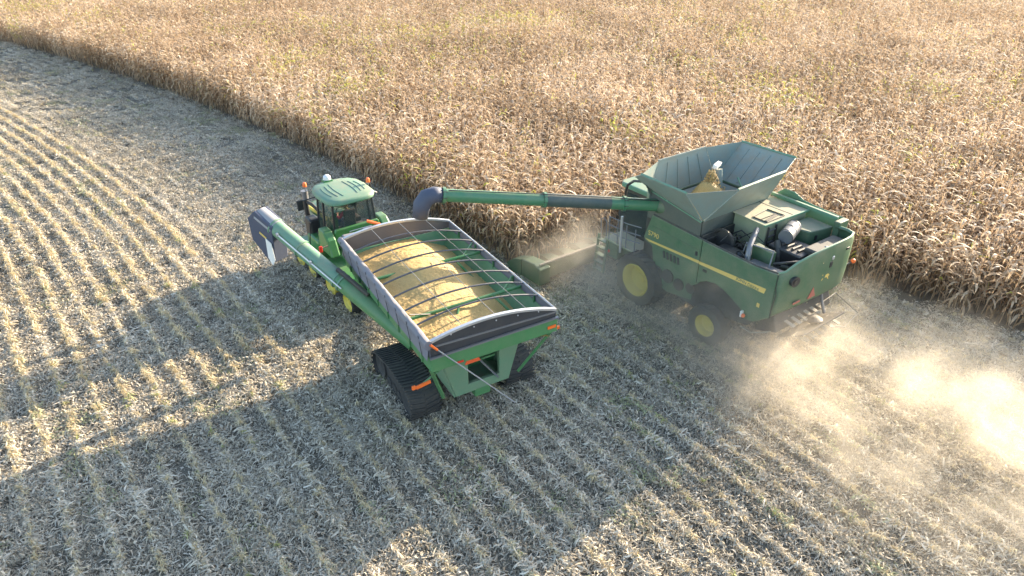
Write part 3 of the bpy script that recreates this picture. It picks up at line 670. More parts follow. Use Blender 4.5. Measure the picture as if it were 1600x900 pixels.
bld(MB().prism([(-4.05, 1.05), (-4.05, 1.62), (-5.0, 1.62), (-5.3, 1.35), (-5.3, 1.0)], 'z', 3.30, 3.38), 'step_cover', 'grey', bevel=.02)
bld(MB().tube([(-4.7, 1.0, 3.45), (-5.05, .9, 3.6), (-5.2, .4, 3.55), (-5.3, -.1, 3.5)], .045, 8), 'coolant_hose', 'black', smooth=True)
lad = bld(MB().bar((-3.72, .05, 3.1), (-3.72, .05, 4.05), .05, .05), 'bay_ladder', 'dark')
MB().bar((-3.72, -.35, 3.1), (-3.72, -.35, 4.05), .05, .05).build('ladder_rail', 'dark', lad)
for k in range(4): MB().bar((-3.72, .05, 3.25 + .22 * k), (-3.72, -.35, 3.25 + .22 * k), .04, .04).build('rung', 'grey', lad)
random.seed(9)
for k in range(9):
    p0 = Vector((random.uniform(-2.5, -3.9), random.uniform(.5, 1.5), random.uniform(3.2, 3.6))); p2 = p0 + Vector((random.uniform(-.9, -.2), random.uniform(-.5, .3), random.uniform(-.2, .2)))
    bld(MB().tube([p0, (p0 + p2) / 2 + Vector((0, 0, random.uniform(.15, .35))), p2], random.choice([.016, .024, .032]), 6), 'hose', random.choice(['black', 'dark', 'grey']), smooth=True)
for k in range(26):
    cx, cy, cz = random.uniform(-5.2, -2.6), random.uniform(-1.5, 1.45), random.uniform(3.12, 3.5)
    if cx > -3.6 and cy < .2: cy = random.uniform(.3, 1.4)
    if k % 3: bld(MB().box((cx, cy, cz), (random.uniform(.1, .35), random.uniform(.08, .3), random.uniform(.08, .3)), (0, 0, random.uniform(0, 3))), 'engine_unit', random.choice(['dark', 'black', 'grey', 'dusty_dark', 'teal']), bevel=.02)
    else: bld(MB().tube([(cx, cy, cz), (cx + random.uniform(-.4, .4), cy + random.uniform(-.3, .3), cz + .05)], random.uniform(.05, .11), 10), 'engine_canister', random.choice(['dark', 'grey', 'alu', 'black']), smooth=True)
bld(MB().box((-5.2, -.9, 3.55), (.5, 1.6, .5)), 'radiator_tank', 'dark', bevel=.06)
bld(MB().lathe([(.01, 0), (.42, 0), (.46, .08), (.46, .12), (.38, .12), (.34, .04), (.01, .04)], (-2.75, .95, 3.45), 'y', 26), 'fan_shroud', 'dark', smooth=True)
bld(MB().box((-3.2, 1.25, 3.28), (.7, .5, .3)), 'battery_box', 'dark', bevel=.03)
# walkway between the tank and the side panel
bld(MB().box((-1.35, 1.35, 3.52), (2.3, .75, .06)), 'walkway', 'dark')
bld(MB().box((-1.35, -1.55, 3.52), (2.3, .75, .06)), 'walkway', 'dark')
for k in range(4): bld(MB().box((-.5 - .5 * k, 1.5, 3.62), (.3, .25, .16)), 'valve_block', 'dark', bevel=.03)
# grain tank: base ring, sloping inside, four flaring covers and corner gussets
Bs = [(.0, 1.6), (.0, -1.75), (-2.3, -1.75), (-2.3, 1.6)]
def ringz(p, z): return [(a, b, z) for a, b in p]
bld(MB().loft([ringz(Bs, 3.45), ringz(Bs, 4.16)], caps=False), 'tank_wall', 'dusty_dark', solid=.05)
bld(MB().tube(ringz(Bs + Bs[:1], 4.17), .04, 6), 'tank_rim', 'green')
inn = [(-.5, .7), (-.5, -.9), (-1.7, -.9), (-1.7, .7)]
bld(MB().loft([ringz([(.0 - .03, 1.57), (-.03, -1.72), (-2.27, -1.72), (-2.27, 1.57)], 4.1), ringz(inn, 3.5)], caps=False), 'tank_hopper', 'tank', solid=.02)
RZ = 5.38
Rm = {'FLa': (-.32, 2.58), 'FLb': (.26, 1.15), 'FRb': (.26, -1.3), 'FRa': (-.1, -2.9), 'RRa': (-2.35, -2.95), 'RRb': (-2.95, -1.5), 'RLb': (-3.05, 1.08), 'RLa': (-2.30, 2.62)}
def pl(*pp): return [(*(Rm[p] if isinstance(p, str) else p), RZ if isinstance(p, str) else 4.16) for p in pp]
b0, b1, b2, b3 = Bs
cov = {'tank_cover_left': [(*Rm['FLa'], RZ), (.22, 2.28, 5.08), (-2.3, 1.62, 4.16), (*Rm['RLa'], RZ)], 'tank_cover_front': pl('FRb', b1, b0, 'FLb'), 'tank_cover_right': pl('RRa', b2, b1, 'FRa'), 'tank_cover_rear': pl('RLb', b3, b2, 'RRb')}
for i, (nm, qd) in enumerate(cov.items()):
    c_ = bld(MB().plate(qd, .035), 'tank_cover', 'tank', bevel=.008)
    q = [Vector(p) for p in qd]; n_ = (q[1] - q[0]).cross(q[2] - q[0]).normalized(); cen = sum(q, Vector()) / 4
    ins = 1 if n_.dot(Vector((-1.2, 0, 4.9)) - cen) > 0 else -1
    off_ = n_ * (.035 if ins > 0 else 0) + n_ * ins * .012
    for t in (.2, .4, .6, .8):
        MB().bar(q[1].lerp(q[2], t) * .93 + q[0].lerp(q[3], t) * .07 + off_, q[1].lerp(q[2], t) * .12 + q[0].lerp(q[3], t) * .88 + off_, .05, .03, n_).build('stiffener', 'tank', c_)
    MB().bar(q[0] + off_ * .5, q[3] + off_ * .5, .06, .06, n_).build('lip', 'green_light' if i != 1 else 'tank', c_)
for a_, b_, base in (('FLa', 'FLb', b0), ('FRb', 'FRa', b1), ('RRa', 'RRb', b2), ('RLb', 'RLa', b3)):
    bld(MB().plate([(*Rm[a_], RZ - .01), (*base, 4.17), (*Rm[b_], RZ - .01)], .012), 'corner_gusset', 'tank')
bld(MB().prism([(.02, 4.50), (-2.32, 4.14), (-2.32, 3.5), (.02, 3.5)], 'y', 1.66, 1.70), 'tank_wall', 'dusty_dark', bevel=.01)
bld(MB().plate([(.05, 1.62, 4.5), (-2.3, 1.62, 4.16), (.22, 2.28, 5.08)], .02), 'cover_hinge_plate', 'tank')
bld(MB().tube([(.05, 1.68, 4.50), (-2.3, 1.68, 4.14)], .03, 6), 'tank_side_edge', 'green_light', smooth=True)
for t in (.3, .7): bld(MB().bar((-.2 - 2 * t, 1.62, 4.3), (-.2 - 2 * t, 1.98, 4.9), .04, .04), 'cover_strut', 'alu')
bld(MB().tube([(-1.2, -.6, 3.6), (-.85, -.7, 5.0)], .16, 14), 'loading_auger', 'tank', smooth=True)
bld(MB().box((-.78, -.72, 5.12), (.16, .5, .14), (0, R(-12), R(20))), 'auger_hood', 'white', bevel=.02)
for a_, b_ in (((-.2, 1.3, 4.1), (-.75, .4, 4.2)), ((-2.1, -1.4, 4.15), (-1.6, -.6, 4.35)), ((-.15, .9, 4.3), (-.4, 1.2, 4.55)), ((-2.0, -1.0, 4.2), (-1.3, -1.3, 4.7))): bld(MB().bar(a_, b_, .05, .04), 'tank_brace', 'green_light')
# unloading tube with elbow, collars and rubber spout
e0 = Vector((-.5, 1.35, 4.02)); tip = Vector((2.36, 8.40, 5.16)); tip = e0 + (tip - e0) * 1.03; dr = (tip - e0)
bld(MB().tube([(-.75, 1.3, 3.3), (-.72, 1.32, 3.8), (-.62, 1.45, 4.02), e0 + dr * .04], .27, 18), 'tube_elbow', 'green', smooth=True)
bld(MB().tube([e0 + dr * .03, e0 + dr * .42], .215, 20), 'unloading_tube', 'green_auger', smooth=True)
bld(MB().tube([e0 + dr * .42, e0 + dr], .205, 20), 'unloading_tube', 'green_auger', smooth=True)
bld(MB().tube([e0 + dr * .27, e0 + dr * .57], .222, 20), 'tube_sleeve', 'sleeve', smooth=True)
for t in (.205, .565, .985):
    c_ = bld(MB().tube([e0 + dr * (t - .006), e0 + dr * (t + .006)], .26, 20), 'collar', 'green_auger', smooth=True)
    u1 = dr.normalized(); s1 = u1.cross(Vector((0, 0, 1))).normalized(); s2 = s1.cross(u1)
    for k in range(8):
        a = k * math.pi / 4; pc = e0 + dr * t + (s1 * math.cos(a) + s2 * math.sin(a)) * .245
        MB().tube([pc - u1 * .07, pc + u1 * .07], .018, 6).build('bolt', 'dark', c_)
u1 = dr.normalized(); s1 = u1.cross(Vector((0, 0, 1))).normalized(); s2 = s1.cross(u1)
bld(MB().tube([e0 + dr * .05 + s2 * .2 - s1 * .1, e0 + dr * .3 + s2 * .235 - s1 * .1, e0 + dr * .6 + s2 * .235 - s1 * .1, e0 + dr * .97 + s2 * .21 - s1 * .1], .018, 6), 'hydraulic_line', 'black', smooth=True)
dwn = Vector((0, 0, -1)); pth = [tip - u1 * .05, tip + u1 * .18, tip + u1 * .42 - Vector((0, 0, .10)), tip + u1 * .60 - Vector((0, 0, .36)), tip + u1 * .68 - Vector((0, 0, .78))]
bld(MB().tube(pth, .22, 18, caps=False, radii=[.225, .25, .27, .27, .24]), 'spout', 'boot', smooth=True, solid=.02)
bld(MB().bar(tip - dwn * -.22 + u1 * -.1, tip + Vector((0, 0, -.34)) - u1 * .1, .05, .05), 'spout_bracket', 'dark')
# cab in front of the tank, mirror arm, ladder, platform rails
cb = bld(MB().prism([(.35, 1.9), (2.2, 1.9), (2.35, 2.6), (2.0, 3.75), (.35, 3.75)], 'y', -1.0, .8), 'cab', 'dark', bevel=.05)
MB().prism([(.5, 2.1), (2.1, 2.1), (2.2, 2.6), (1.9, 3.6), (.5, 3.6)], 'y', .803, .815).build('side_window', 'glass', cb)
MB().prism([(.2, -1.1), (2.15, -1.1), (2.3, -.9), (2.3, .7), (2.15, .9), (.2, .9)], 'z', 3.76, 3.95).build('cab_roof', 'green_light', cb, bevel=.04)
bld(MB().box((.22, 1.25, 4.15), (.25, .45, .95)), 'front_pillar', 'deck', bevel=.03)
bld(MB().tube([(.35, 1.5, 4.65), (.75, 1.75, 4.62), (1.0, 1.78, 4.4), (1.1, 1.75, 4.1), (1.12, 1.72, 3.8)], .05, 8), 'mirror_arm', 'dark', smooth=True)
bld(MB().box((1.13, 1.72, 3.62), (.06, .22, .42)), 'mirror', 'black', bevel=.03)
bld(MB().box((1.1, 1.35, 1.95), (1.7, .95, .06)), 'platform', 'deck')
for x_ in (.35, .8, 1.25, 1.7): bld(MB().tube([(x_, 1.82, 1.98), (x_, 1.84, 2.9)], .022, 6), 'rail_post', 'grey')
for z_ in (2.3, 2.6, 2.92): bld(MB().tube([(.1, 1.83, z_ + .15), (.8, 1.84, z_ + .05), (1.75, 1.84, z_)], .02, 6), 'guard_rail', 'grey')
bld(MB().tube([(.98, 1.9, 1.75), (1.02, 1.9, 3.2)], .05, 8), 'rail_strut', 'alu', smooth=True)
for x_ in (1.95, 2.25): bld(MB().tube([(x_, 1.65, 1.2), (x_, 1.75, 2.6), (x_ + (.15 if x_ < 2 else -.15), 1.75, 2.72)], .022, 6), 'grab_handle', 'grey', smooth=True)
ld = bld(MB().bar((1.85, 1.85, .45), (1.85, 1.7, 1.95), .05, .1), 'ladder', 'green')
MB().bar((2.35, 1.85, .45), (2.35, 1.7, 1.95), .05, .1).build('ladder_side', 'green', ld)
for k in range(5): MB().box((2.1, 1.85 - .03 * k, .55 + .3 * k), (.46, .2, .04)).build('ladder_step', 'green', ld)
bld(MB().box((1.55, 1.55, 1.5), (.5, .3, .6)), 'tool_box', 'green', bevel=.04)
bld(MB().box((1.58, 1.88, 1.55), (.08, .05, .1)), 'step_light', 'red', bevel=.01)
# feeder house and corn header
bld(MB().prism([(.5, 1.9), (.5, 1.0), (3.0, .45), (3.0, 1.15)], 'y', -.75, .65), 'feeder_house', 'green', bevel=.03)
hd_ = bld(MB().prism([(2.95, .35), (2.90, 1.0), (3.0, 1.02), (3.12, .5), (3.9, .35), (3.9, .25)], 'y', -4.5, 4.2), 'corn_header', 'green_header', bevel=.01)
MB().tube([(2.95, -4.5, 1.06), (2.95, 4.15, 1.06)], .035, 8).build('top_rail', 'vane', hd_, smooth=True)
MB().tube([(3.5, -4.4, .62), (3.5, 4.1, .62)], .13, 10).build('cross_auger', 'dark', hd_, smooth=True)
for k in range(10):
    y_ = -4.18 + .86 * k
    if k in (0, 9): continue
    MB().loft([[(3.7, y_ - .3, .55), (3.7, y_ + .3, .55), (3.7, y_ + .3, .2), (3.7, y_ - .3, .2)], [(4.3, y_ - .22, .5), (4.3, y_ + .22, .5), (4.3, y_ + .2, .12), (4.3, y_ - .2, .12)], [(5.2, y_ - .02, .12), (5.2, y_ + .02, .12), (5.2, y_ + .02, .06), (5.2, y_ - .02, .06)]]).build('row_snout', 'green_header', hd_, smooth=True)
for y0, y1 in ((3.75, 4.3), (-4.6, -4.05)):
    MB().prism([(2.75, .25), (2.75, .95), (3.15, 1.05), (3.9, .95), (3.9, .22)], 'y', y0, y1).build('end_shield', 'green_header', hd_, bevel=.05)
    MB().loft([[(3.92, y0, .93), (3.92, y1, .93), (3.92, y1, .2), (3.92, y0, .2)], [(4.5, y0 + .06, .72), (4.5, y1 - .02, .72), (4.5, y1 - .02, .14), (4.5, y0 + .06, .14)], [(5.25, y0 + .25, .16), (5.25, y0 + .32, .16), (5.25, y0 + .32, .08), (5.25, y0 + .25, .08)]]).build('end_snout', 'green_header', hd_, smooth=True)
# corn in the tank (loose, lies in it)
def grain_heap(name, mat, O, T, x0, x1, y0, y1, fz, nx_, ny_, cut=None, **k):
    b = MB(); vs = []; fs = []
    for j in range(ny_ + 1):
        for i in range(nx_ + 1):
            xx = x0 + (x1 - x0) * i / nx_; yy = y0 + (y1 - y0) * j / ny_; vs.append((xx, yy, fz(xx, yy)))
    for j in range(ny_):
        for i in range(nx_):
            a = j * (nx_ + 1) + i; fs.append((a, a + 1, a + nx_ + 2, a + nx_ + 1))
    b.add(vs, fs); o = b.build(name, mat, None, smooth=False, **k)
    for p in o.data.polygons: p.use_smooth = True
    o.location = (O.x, O.y, 0); o.rotation_euler = (0, 0, T); return o
random.seed(4)
grain_heap('corn_grain', 'grain', CO, CT, -2.1, -.15, -1.55, 1.4, lambda a, b: 3.75 + 1.02 * math.exp(-((a + 1.05) ** 2 + (b + .1) ** 2) / .42) + random.uniform(-.02, .02) + .06 * math.sin(7 * a + 3 * b), 60, 80, label='heap of yellow corn grain in the open tank of the combine harvester', cat='grain', kind='stuff')
fl = MB()
for i in range(500):
    a = random.uniform(0, 6.28); t = random.random(); r_ = .1 + .45 * (1 - t) ** 1.0 * random.random(); c_ = Vector((-.95 + r_ * math.cos(a), -.4 + r_ * math.sin(a) + .15 * t, 4.35 + .8 * t * (1 - r_)))
    s_ = .022; fl.add([c_ + Vector((s_, 0, 0)), c_ + Vector((-s_, s_, 0)), c_ + Vector((-s_, -s_, 0)), c_ + Vector((0, 0, 2 * s_))], [(0, 1, 2), (0, 3, 1), (1, 3, 2), (2, 3, 0)])
o = fl.build('falling_grain', 'grain', None, kind='stuff', label='yellow kernels pouring from the loading auger into the combine tank', cat='grain'); o.location = (CO.x, CO.y, 0); o.rotation_euler = (0, 0, CT)

# ================================================================== grain cart
G = empty('grain_cart', (KO.x, KO.y, 0), KT, label='green tracked grain cart full of yellow corn with tarp bows over it, behind the tractor', cat='grain cart')
def bg_(b, n, mt, par=G, **k): return b.build(n, mt, par, **k)
W_, LN = 1.87, 6.65
def rr(x0, x1, yy, z): return [(x0, -yy, z), (x1, -yy, z), (x1, yy, z), (x0, yy, z)]
bg_(MB().loft([rr(0, LN, W_, 3.3), rr(0, LN, W_, 2.86), rr(1.75, LN - .95, 1.22, 2.12), rr(1.75, LN - 1.6, .85, 1.08)], caps=False), 'hopper', 'green_cart', solid=.04)
bg_(MB().loft([rr(.04, LN - .04, W_ - .03, 3.32), rr(.5, LN - .5, 1.35, 2.6)], caps=False), 'hopper_lining', 'green_cart', solid=.02)
bg_(MB().prism([(-W_ - .04, 2.88), (W_ + .04, 2.88), (W_ + .04, 3.31), (-W_ - .04, 3.31)], 'x', -.075, -.035), 'rear_band', 'green_cart', bevel=.012)
bg_(MB().bar((-.09, -W_ - .05, 3.33), (-.09, W_ + .05, 3.33), .06, .05), 'band_rail', 'grey')
for sg in (1, -1):
    for k in range(8): bg_(MB().bar((.5 + .8 * k, sg * (W_ + .03), 2.88), (.5 + .8 * k, sg * (W_ + .03), 3.3), .05, .05, (1, 0, 0)), 'side_rib', 'green_cart')
    bg_(MB().prism([(0, 3.30), (LN, 3.30), (LN, 3.68 + .09 * sg), (0, 3.68 + .09 * sg)], 'y', sg * W_ - .015, sg * W_ + .015), 'side_extension', 'tarp', bevel=.006)
    bg_(MB().tube([(-.05, sg * W_, 3.68 + .10 * sg), (LN + .05, sg * W_, 3.68 + .10 * sg)], .03, 8), 'top_rail', 'alu', smooth=True)
# rolled tarp hanging on the left rail
random.seed(2); rings = []
for i in range(45):
    xx = -.08 + (LN + .16) * i / 44; rz = .085 + .02 * random.random()
    rings.append([(xx, W_ + .07 + rz * math.cos(a) * (1 + .15 * random.random()), 3.74 + rz * 1.3 * math.sin(a)) for a in [2 * math.pi * k / 10 for k in range(10)]])
bg_(MB().loft(rings), 'rolled_tarp', 'tarp', smooth=True)
bg_(MB().plate([(0, W_ + .035, 3.62), (LN, W_ + .035, 3.62), (LN, W_ + .09, 3.24), (0, W_ + .09, 3.24)], .012), 'tarp_flap', 'tarp')
for k in range(9): bg_(MB().bar((.3 + .76 * k, W_ + .175, 3.86), (.3 + .76 * k, W_ + .11, 3.26), .014, .012, (1, 0, 0)), 'tarp_strap', 'tarp_dark')
# end caps with curved tops
def arch(y): return 3.69 + .11 * (y / W_) + .29 * (1 - (y / W_) ** 2)
ys = [W_ - 2 * W_ * i / 24 for i in range(25)]
for x_, mt, nm in ((-.02, 'tarp_dark', 'rear_cap'), (LN, 'cap_brown', 'front_cap')):
    bg_(MB().prism([(y, arch(y) - .02) for y in ys] + [(-W_, 3.33), (W_, 3.33)], 'x', x_ - .012, x_ + .012), nm, mt)
    bg_(MB().loft([[(x_ - .05, y, arch(y) - .045), (x_ + .05, y, arch(y) - .045), (x_ + .05, y, arch(y) + .03), (x_ - .05, y, arch(y) + .03)] for y in ys]), 'arched_edge', 'alu', smooth=False, bevel=.008)
bg_(MB().bar((-.045, -W_, 3.50), (-.045, W_, 3.64), .03, .05), 'cap_fold', 'grey')
for k in range(5): bg_(MB().ball((-.05, -1.3 + .65 * k, 3.70 + .06 * (-1.3 + .65 * k) + .14 * (1 - ((-1.3 + .65 * k) / 1.8) ** 2)), .022, 8), 'cap_rivet', 'alu')
for k in range(7):
    xb = .86 + .8 * k
    bg_(MB().tube([(xb, y, arch(y) - .02) for y in ys], .028, 8), 'tarp_bow', 'bow', smooth=True)
for yc in (-.95, 0, .95): bg_(MB().tube([(0, yc, arch(yc) + .01)] + [(.86 + .8 * k, yc, arch(yc) + .014) for k in range(7)] + [(LN, yc, arch(yc) + .01)], .009, 5), 'tarp_rope', 'grey')
# inner braces
for x_ in (1.75, 4.3):
    bg_(MB().tube([(x_, W_ - .05, 3.42), (x_, -W_ + .05, 3.42)], .05, 8), 'cross_brace', 'green_trac', smooth=True)
    bg_(MB().tube([(x_, .2, 3.40), (x_ - .75, .75, 2.9)], .04, 8), 'diagonal_brace', 'green_trac', smooth=True)
    bg_(MB().tube([(x_, -.9, 3.40), (x_ - .75, -1.3, 2.85)], .04, 8), 'diagonal_brace', 'green_trac', smooth=True)
    bg_(MB().tube([(x_, -1.2, 3.40), (x_ + .5, -W_ + .06, 3.52)], .03, 8), 'diagonal_brace', 'green_trac', smooth=True)
for k in range(5): bg_(MB().bar((1.0 + 1.2 * k, -W_ + .05, 2.9), (1.0 + 1.2 * k, -W_ + .05, 3.55), .05, .05, (1, 0, 0)), 'inner_post', 'green_cart')
bg_(MB().tube([(1.75, .9, 3.33), (1.55, W_ - .1, 3.7)], .02, 6), 'brace_rod', 'black')
# lower rear frame with its window
X0, X1 = .80, .93
for y0, y1 in ((.45, 1.2), (-1.2, -.55)):
    sgn = 1 if y0 > 0 else -1
    bg_(MB().prism([(y0 if sgn > 0 else y1, 1.05), (.86 * sgn, 1.05), (1.28 * sgn, 2.5), (y0 if sgn > 0 else y1, 2.55)], 'x', X0, X1), 'rear_panel', 'frame_green', bevel=.015)
bg_(MB().box((.865, -.05, 1.20), (.13, 1.02, .30)), 'rear_panel', 'frame_green', bevel=.015)
for sg in (1, -1):
    bg_(MB().plate([(.82, sg * .87, 1.05), (.82, sg * 1.27, 2.5), (1.9, sg * 1.27, 2.3), (1.9, sg * .87, 1.05)], .04), 'side_plate', 'frame_green')
    bg_(MB().bar((.95, sg * .50, 1.3), (1.7, sg * .50, 1.3), .06, .06), 'window_frame', 'frame_green')
bg_(MB().box((1.3, 0, 1.12), (.9, 1.7, .06)), 'frame_floor', 'frame_green')
bg_(MB().bar((.98, .4, 1.95), (.98, -.5, 1.95), .05, .06), 'window_bar', 'green_cart')
bg_(MB().bar((.9, .1, 2.1), (.78, -.5, 1.25), .05, .05), 'diagonal_rod', 'grey')
bg_(MB().prism([(.68, 2.30), (.20, 2.30), (.32, 2.55), (.56, 2.55)], 'x', .50, .525), 'slow_vehicle_sign', 'smv')
bg_(MB().bar((.52, .44, 2.4), (.52, .44, 2.62), .04, .04), 'sign_bracket', 'dark')
bg_(MB().bar((.86, 1.22, 1.15), (.05, W_, 2.9), .08, .08), 'corner_brace', 'green_cart'); bg_(MB().bar((.86, -1.22, 1.15), (.05, -W_, 2.9), .08, .08), 'corner_brace', 'green_cart')
for sg, z_ in ((1, 2.35), (-1, 2.75)):
    bg_(MB().tube([(.35, sg * 1.5, z_ + .2), (.3, sg * 2.0, z_)], .03, 8), 'light_bracket', 'green_cart')
    a = bg_(MB().box((.27, sg * 2.02, z_ - .02), (.05, .42, .10), (R(-8 * sg), 0, 0)), 'marker_light', 'orange', bevel=.01)
    MB().box((.27, sg * 2.02 + .27, z_ - .02), (.06, .10, .12)).build('lamp', 'orange', a, bevel=.015)
bg_(MB().box((-.09, -1.72, 3.08), (.02, .26, .09)), 'reflector', 'orange'); bg_(MB().box((-.09, 1.1, 2.95), (.02, .2, .05)), 'reflector', 'red')
# tarp crank pole leaning down across the rear
bg_(MB().tube([(-.12, W_ + .03, 3.78), (-.22, .65, 2.35), (-.2, -.48, 1.02)], .018, 8), 'tarp_crank_pole', 'head', smooth=True)
bg_(MB().tube([(-.12, W_ + .03, 3.78), (-.14, W_ - .14, 3.58)], .034, 8), 'pole_joint', 'orange', smooth=True)
# frame, axle, tracks
bg_(MB().box((3.1, 0, .95), (4.6, .5, .3)), 'main_frame', 'green_cart', bevel=.02)
bg_(MB().box((2.9, 0, .85), (.5, 2.6, .4)), 'axle', 'dark', bevel=.03)
for sg in (1, -1):
    y0, y1 = (1.12, 2.06) if sg > 0 else (-2.06, -1.12)
    circ = [(1.86, .58, .50), (3.0, .66, .48), (4.05, .54, .46), (3.0, .24, .16)]
    circ = [(1.86, .60, .53), (4.02, .52, .45)]
    tr = bg_(MB().box((2.95, sg * 1.6, .62), (1.6, .3, .25)), 'track_frame', 'dark', bevel=.04)
    track_belt(tr, [(1.86, .60, .50), (2.9, .86, .30), (4.0, .53, .43)], y0, y1)
    for cx, cz, cr in ((1.86, .60, .48), (4.0, .53, .41)):
        for yy in (y0 + .22, y1 - .22): MB().lathe([(cr, -.12), (cr, .12), (cr * .86, .12), (cr * .6, .04), (cr * .25, .06), (.01, .06)] if yy * sg > 1.6 and sg > 0 else [(cr, -.12), (cr, .12), (.01, .06)], (cx, yy, cz), 'y', 26).build('idler_wheel', 'rubber', tr, smooth=True)
    MB().prism([(x_ * .86 + 2.93 * .14, z_ * .86 + .58 * .14) for x_, z_, _a, _b in loop_path([(1.86, .60, .50), (2.9, .86, .30), (4.0, .53, .43)])[0][:-1][::2]], 'y', (y0 + .3) if sg > 0 else (y0 + .16), (y1 - .16) if sg > 0 else (y1 - .3)).build('track_shade_fill', 'rubber', tr)  # dark block added inside the track, standing in for its deep shade
    for cx in (2.55, 2.95, 3.35):
        for yy in (y0 + .22, y1 - .22): MB().lathe([(.01, -.1), (.19, -.1), (.19, .1), (.01, .1)], (cx, yy, .27), 'y', 18).build('roller', 'rubber', tr, smooth=True)
bg_(MB().bar((5.2, .5, .95), (8.0, .08, .62), .14, .18), 'drawbar', 'green_cart'); bg_(MB().bar((5.2, -.5, .95), (8.0, -.08, .62), .14, .18), 'drawbar', 'green_cart')
bg_(MB().tube([(5.0, 0, 1.1), (8.3, 0, .75)], .05, 8), 'drive_shaft', 'black')
bg_(MB().prism([(5.0, 1.1), (5.4, 1.1), (6.2, 2.3), (6.2, 3.0), (5.9, 2.6)], 'y', -.5, .5), 'front_housing', 'green_cart', bevel=.03)
bg_(MB().box((6.85, 1.6, 3.55), (.3, .45, .5)), 'tarp_motor', 'tarp', bevel=.05)
bg_(MB().box((6.75, .9, 3.92), (.08, .5, .1)), 'camera_bar', 'grey', bevel=.02)
bg_(MB().tube([(6.8, .55, 3.95), (6.9, .95, 4.12)], .05, 8), 'front_marker', 'orange', smooth=True)
bg_(MB().tube([(6.8, 1.75, 3.2), (7.1, 1.55, 2.6), (7.0, 1.2, 1.5)], .16, 12), 'hydraulic_housing', 'green_cart', smooth=True)
# unloading auger of the cart, folded out to the front left
A0 = Vector((2.9, 1.15, 1.75)); A1 = Vector((8.45, 3.92, 4.42)); dA = A1 - A0; uA = dA.normalized(); sA = uA.cross(Vector((0, 0, 1))).normalized(); tA = sA.cross(uA)
bg_(MB().tube([A0, A0 + dA * .47], .27, 20), 'lower_auger_tube', 'green_cart', smooth=True)
bg_(MB().tube([A0 + dA * .45, A1], .265, 22), 'upper_auger_tube', 'green_light', smooth=True)  # paler green than the shaded lower tube: sunlight put into the colour
for t in (.45, .48, .72, .90): bg_(MB().tube([A0 + dA * (t - .004), A0 + dA * (t + .004)], .30, 22), 'auger_flange', 'green_light', smooth=True)
bg_(MB().bar(A0 + dA * .30 + tA * .33, A0 + dA * .5 + tA * .33, .12, .12), 'fold_hinge', 'dark', bevel=.02)
bg_(MB().tube([A0 + dA * .42 - sA * .30 + tA * .1, A0 + dA * .62 - sA * .31 + tA * .12, A0 + dA * .84 - sA * .30 + tA * .12], .022, 8), 'hydraulic_pipe', 'white', smooth=True)
for t in (.62, .84): bg_(MB().box(A0 + dA * t - sA * .3 + tA * .12, (.14, .07, .09)), 'pipe_clamp', 'alu', bevel=.01)
bg_(MB().tube([A1 - uA * .75, A1 + uA * .02], .275, 22), 'auger_head', 'head', smooth=True)
bg_(MB().tube([A1 + uA * .02, A1 + uA * .06], .29, 22, radii=[.29, .2]), 'head_cap', 'tarp', smooth=True)
# hood of the auger: a deep angled rubber spout below the head
sp0 = A1 - uA * .05; side = -sA
q = [A1 - uA * .78 + tA * .18, A1 + uA * .06 + tA * .22, A1 + uA * .30 - tA * .25, A1 + uA * .10 - tA * .60 + dwn * .35, A1 - uA * .35 + dwn * 1.35, A1 - uA * .70 + dwn * 1.15, A1 - uA * .80 + dwn * .2]
b = MB(); n = len(q); vs_ = [p + side * .27 for p in q] + [p - side * .27 for p in q]
b.add(vs_, [tuple(range(n)), tuple(reversed(range(n, 2 * n)))] + [(k, k + n, (k + 1) % n + n, (k + 1) % n) for k in range(n) if k != 4])
bg_(b, 'spout', 'boot', bevel=.03)
bg_(MB().plate([A1 - uA * .42 + side * .29 + dwn * .45, A1 - uA * .72 + side * .31 + dwn * .45, A1 - uA * .80 + side * .33 + dwn * 1.0, A1 - uA * .62 + side * .33 + dwn * 1.3, A1 - uA * .42 + side * .32 + dwn * 1.15], .015), 'spout_flap', 'white')
yl = A1 - uA * .15 + side * .285 + dwn * .42
bg_(MB().bar(yl, yl - uA * .32 + dwn * .02, .012, .07, uA.cross(side)), 'label_strip', 'stripe')
bg_(MB().box(A1 + uA * .3 + dwn * .25, (.2, .2, .2)), 'spout_actuator', 'black', bevel=.04)
def cartgrain(a, b_):
    z = 3.16 - .22 * max(0, -b_ - .5) - .05 * max(0, 1.8 - a) + .46 * math.exp(-(((a - 4.4) / 2.1) ** 2 + ((b_ - .35) / 1.2) ** 2)) + .06 * math.exp(-(((a - 1.6) / 1.3) ** 2 + ((b_ - .5) / .9) ** 2)) - .12 * max(0, -b_ - .6)
    return z + random.uniform(-.012, .012) + .008 * math.sin(5 * a + 2 * b_) + .006 * math.sin(9 * b_ - 4 * a)
grain_heap('corn_grain', 'grain', KO, KT, .08, LN - .08, -W_ + .07, W_ - .07, cartgrain, 150, 90, label='mounded yellow corn grain filling the grain cart under the tarp bows', cat='grain', kind='stuff')

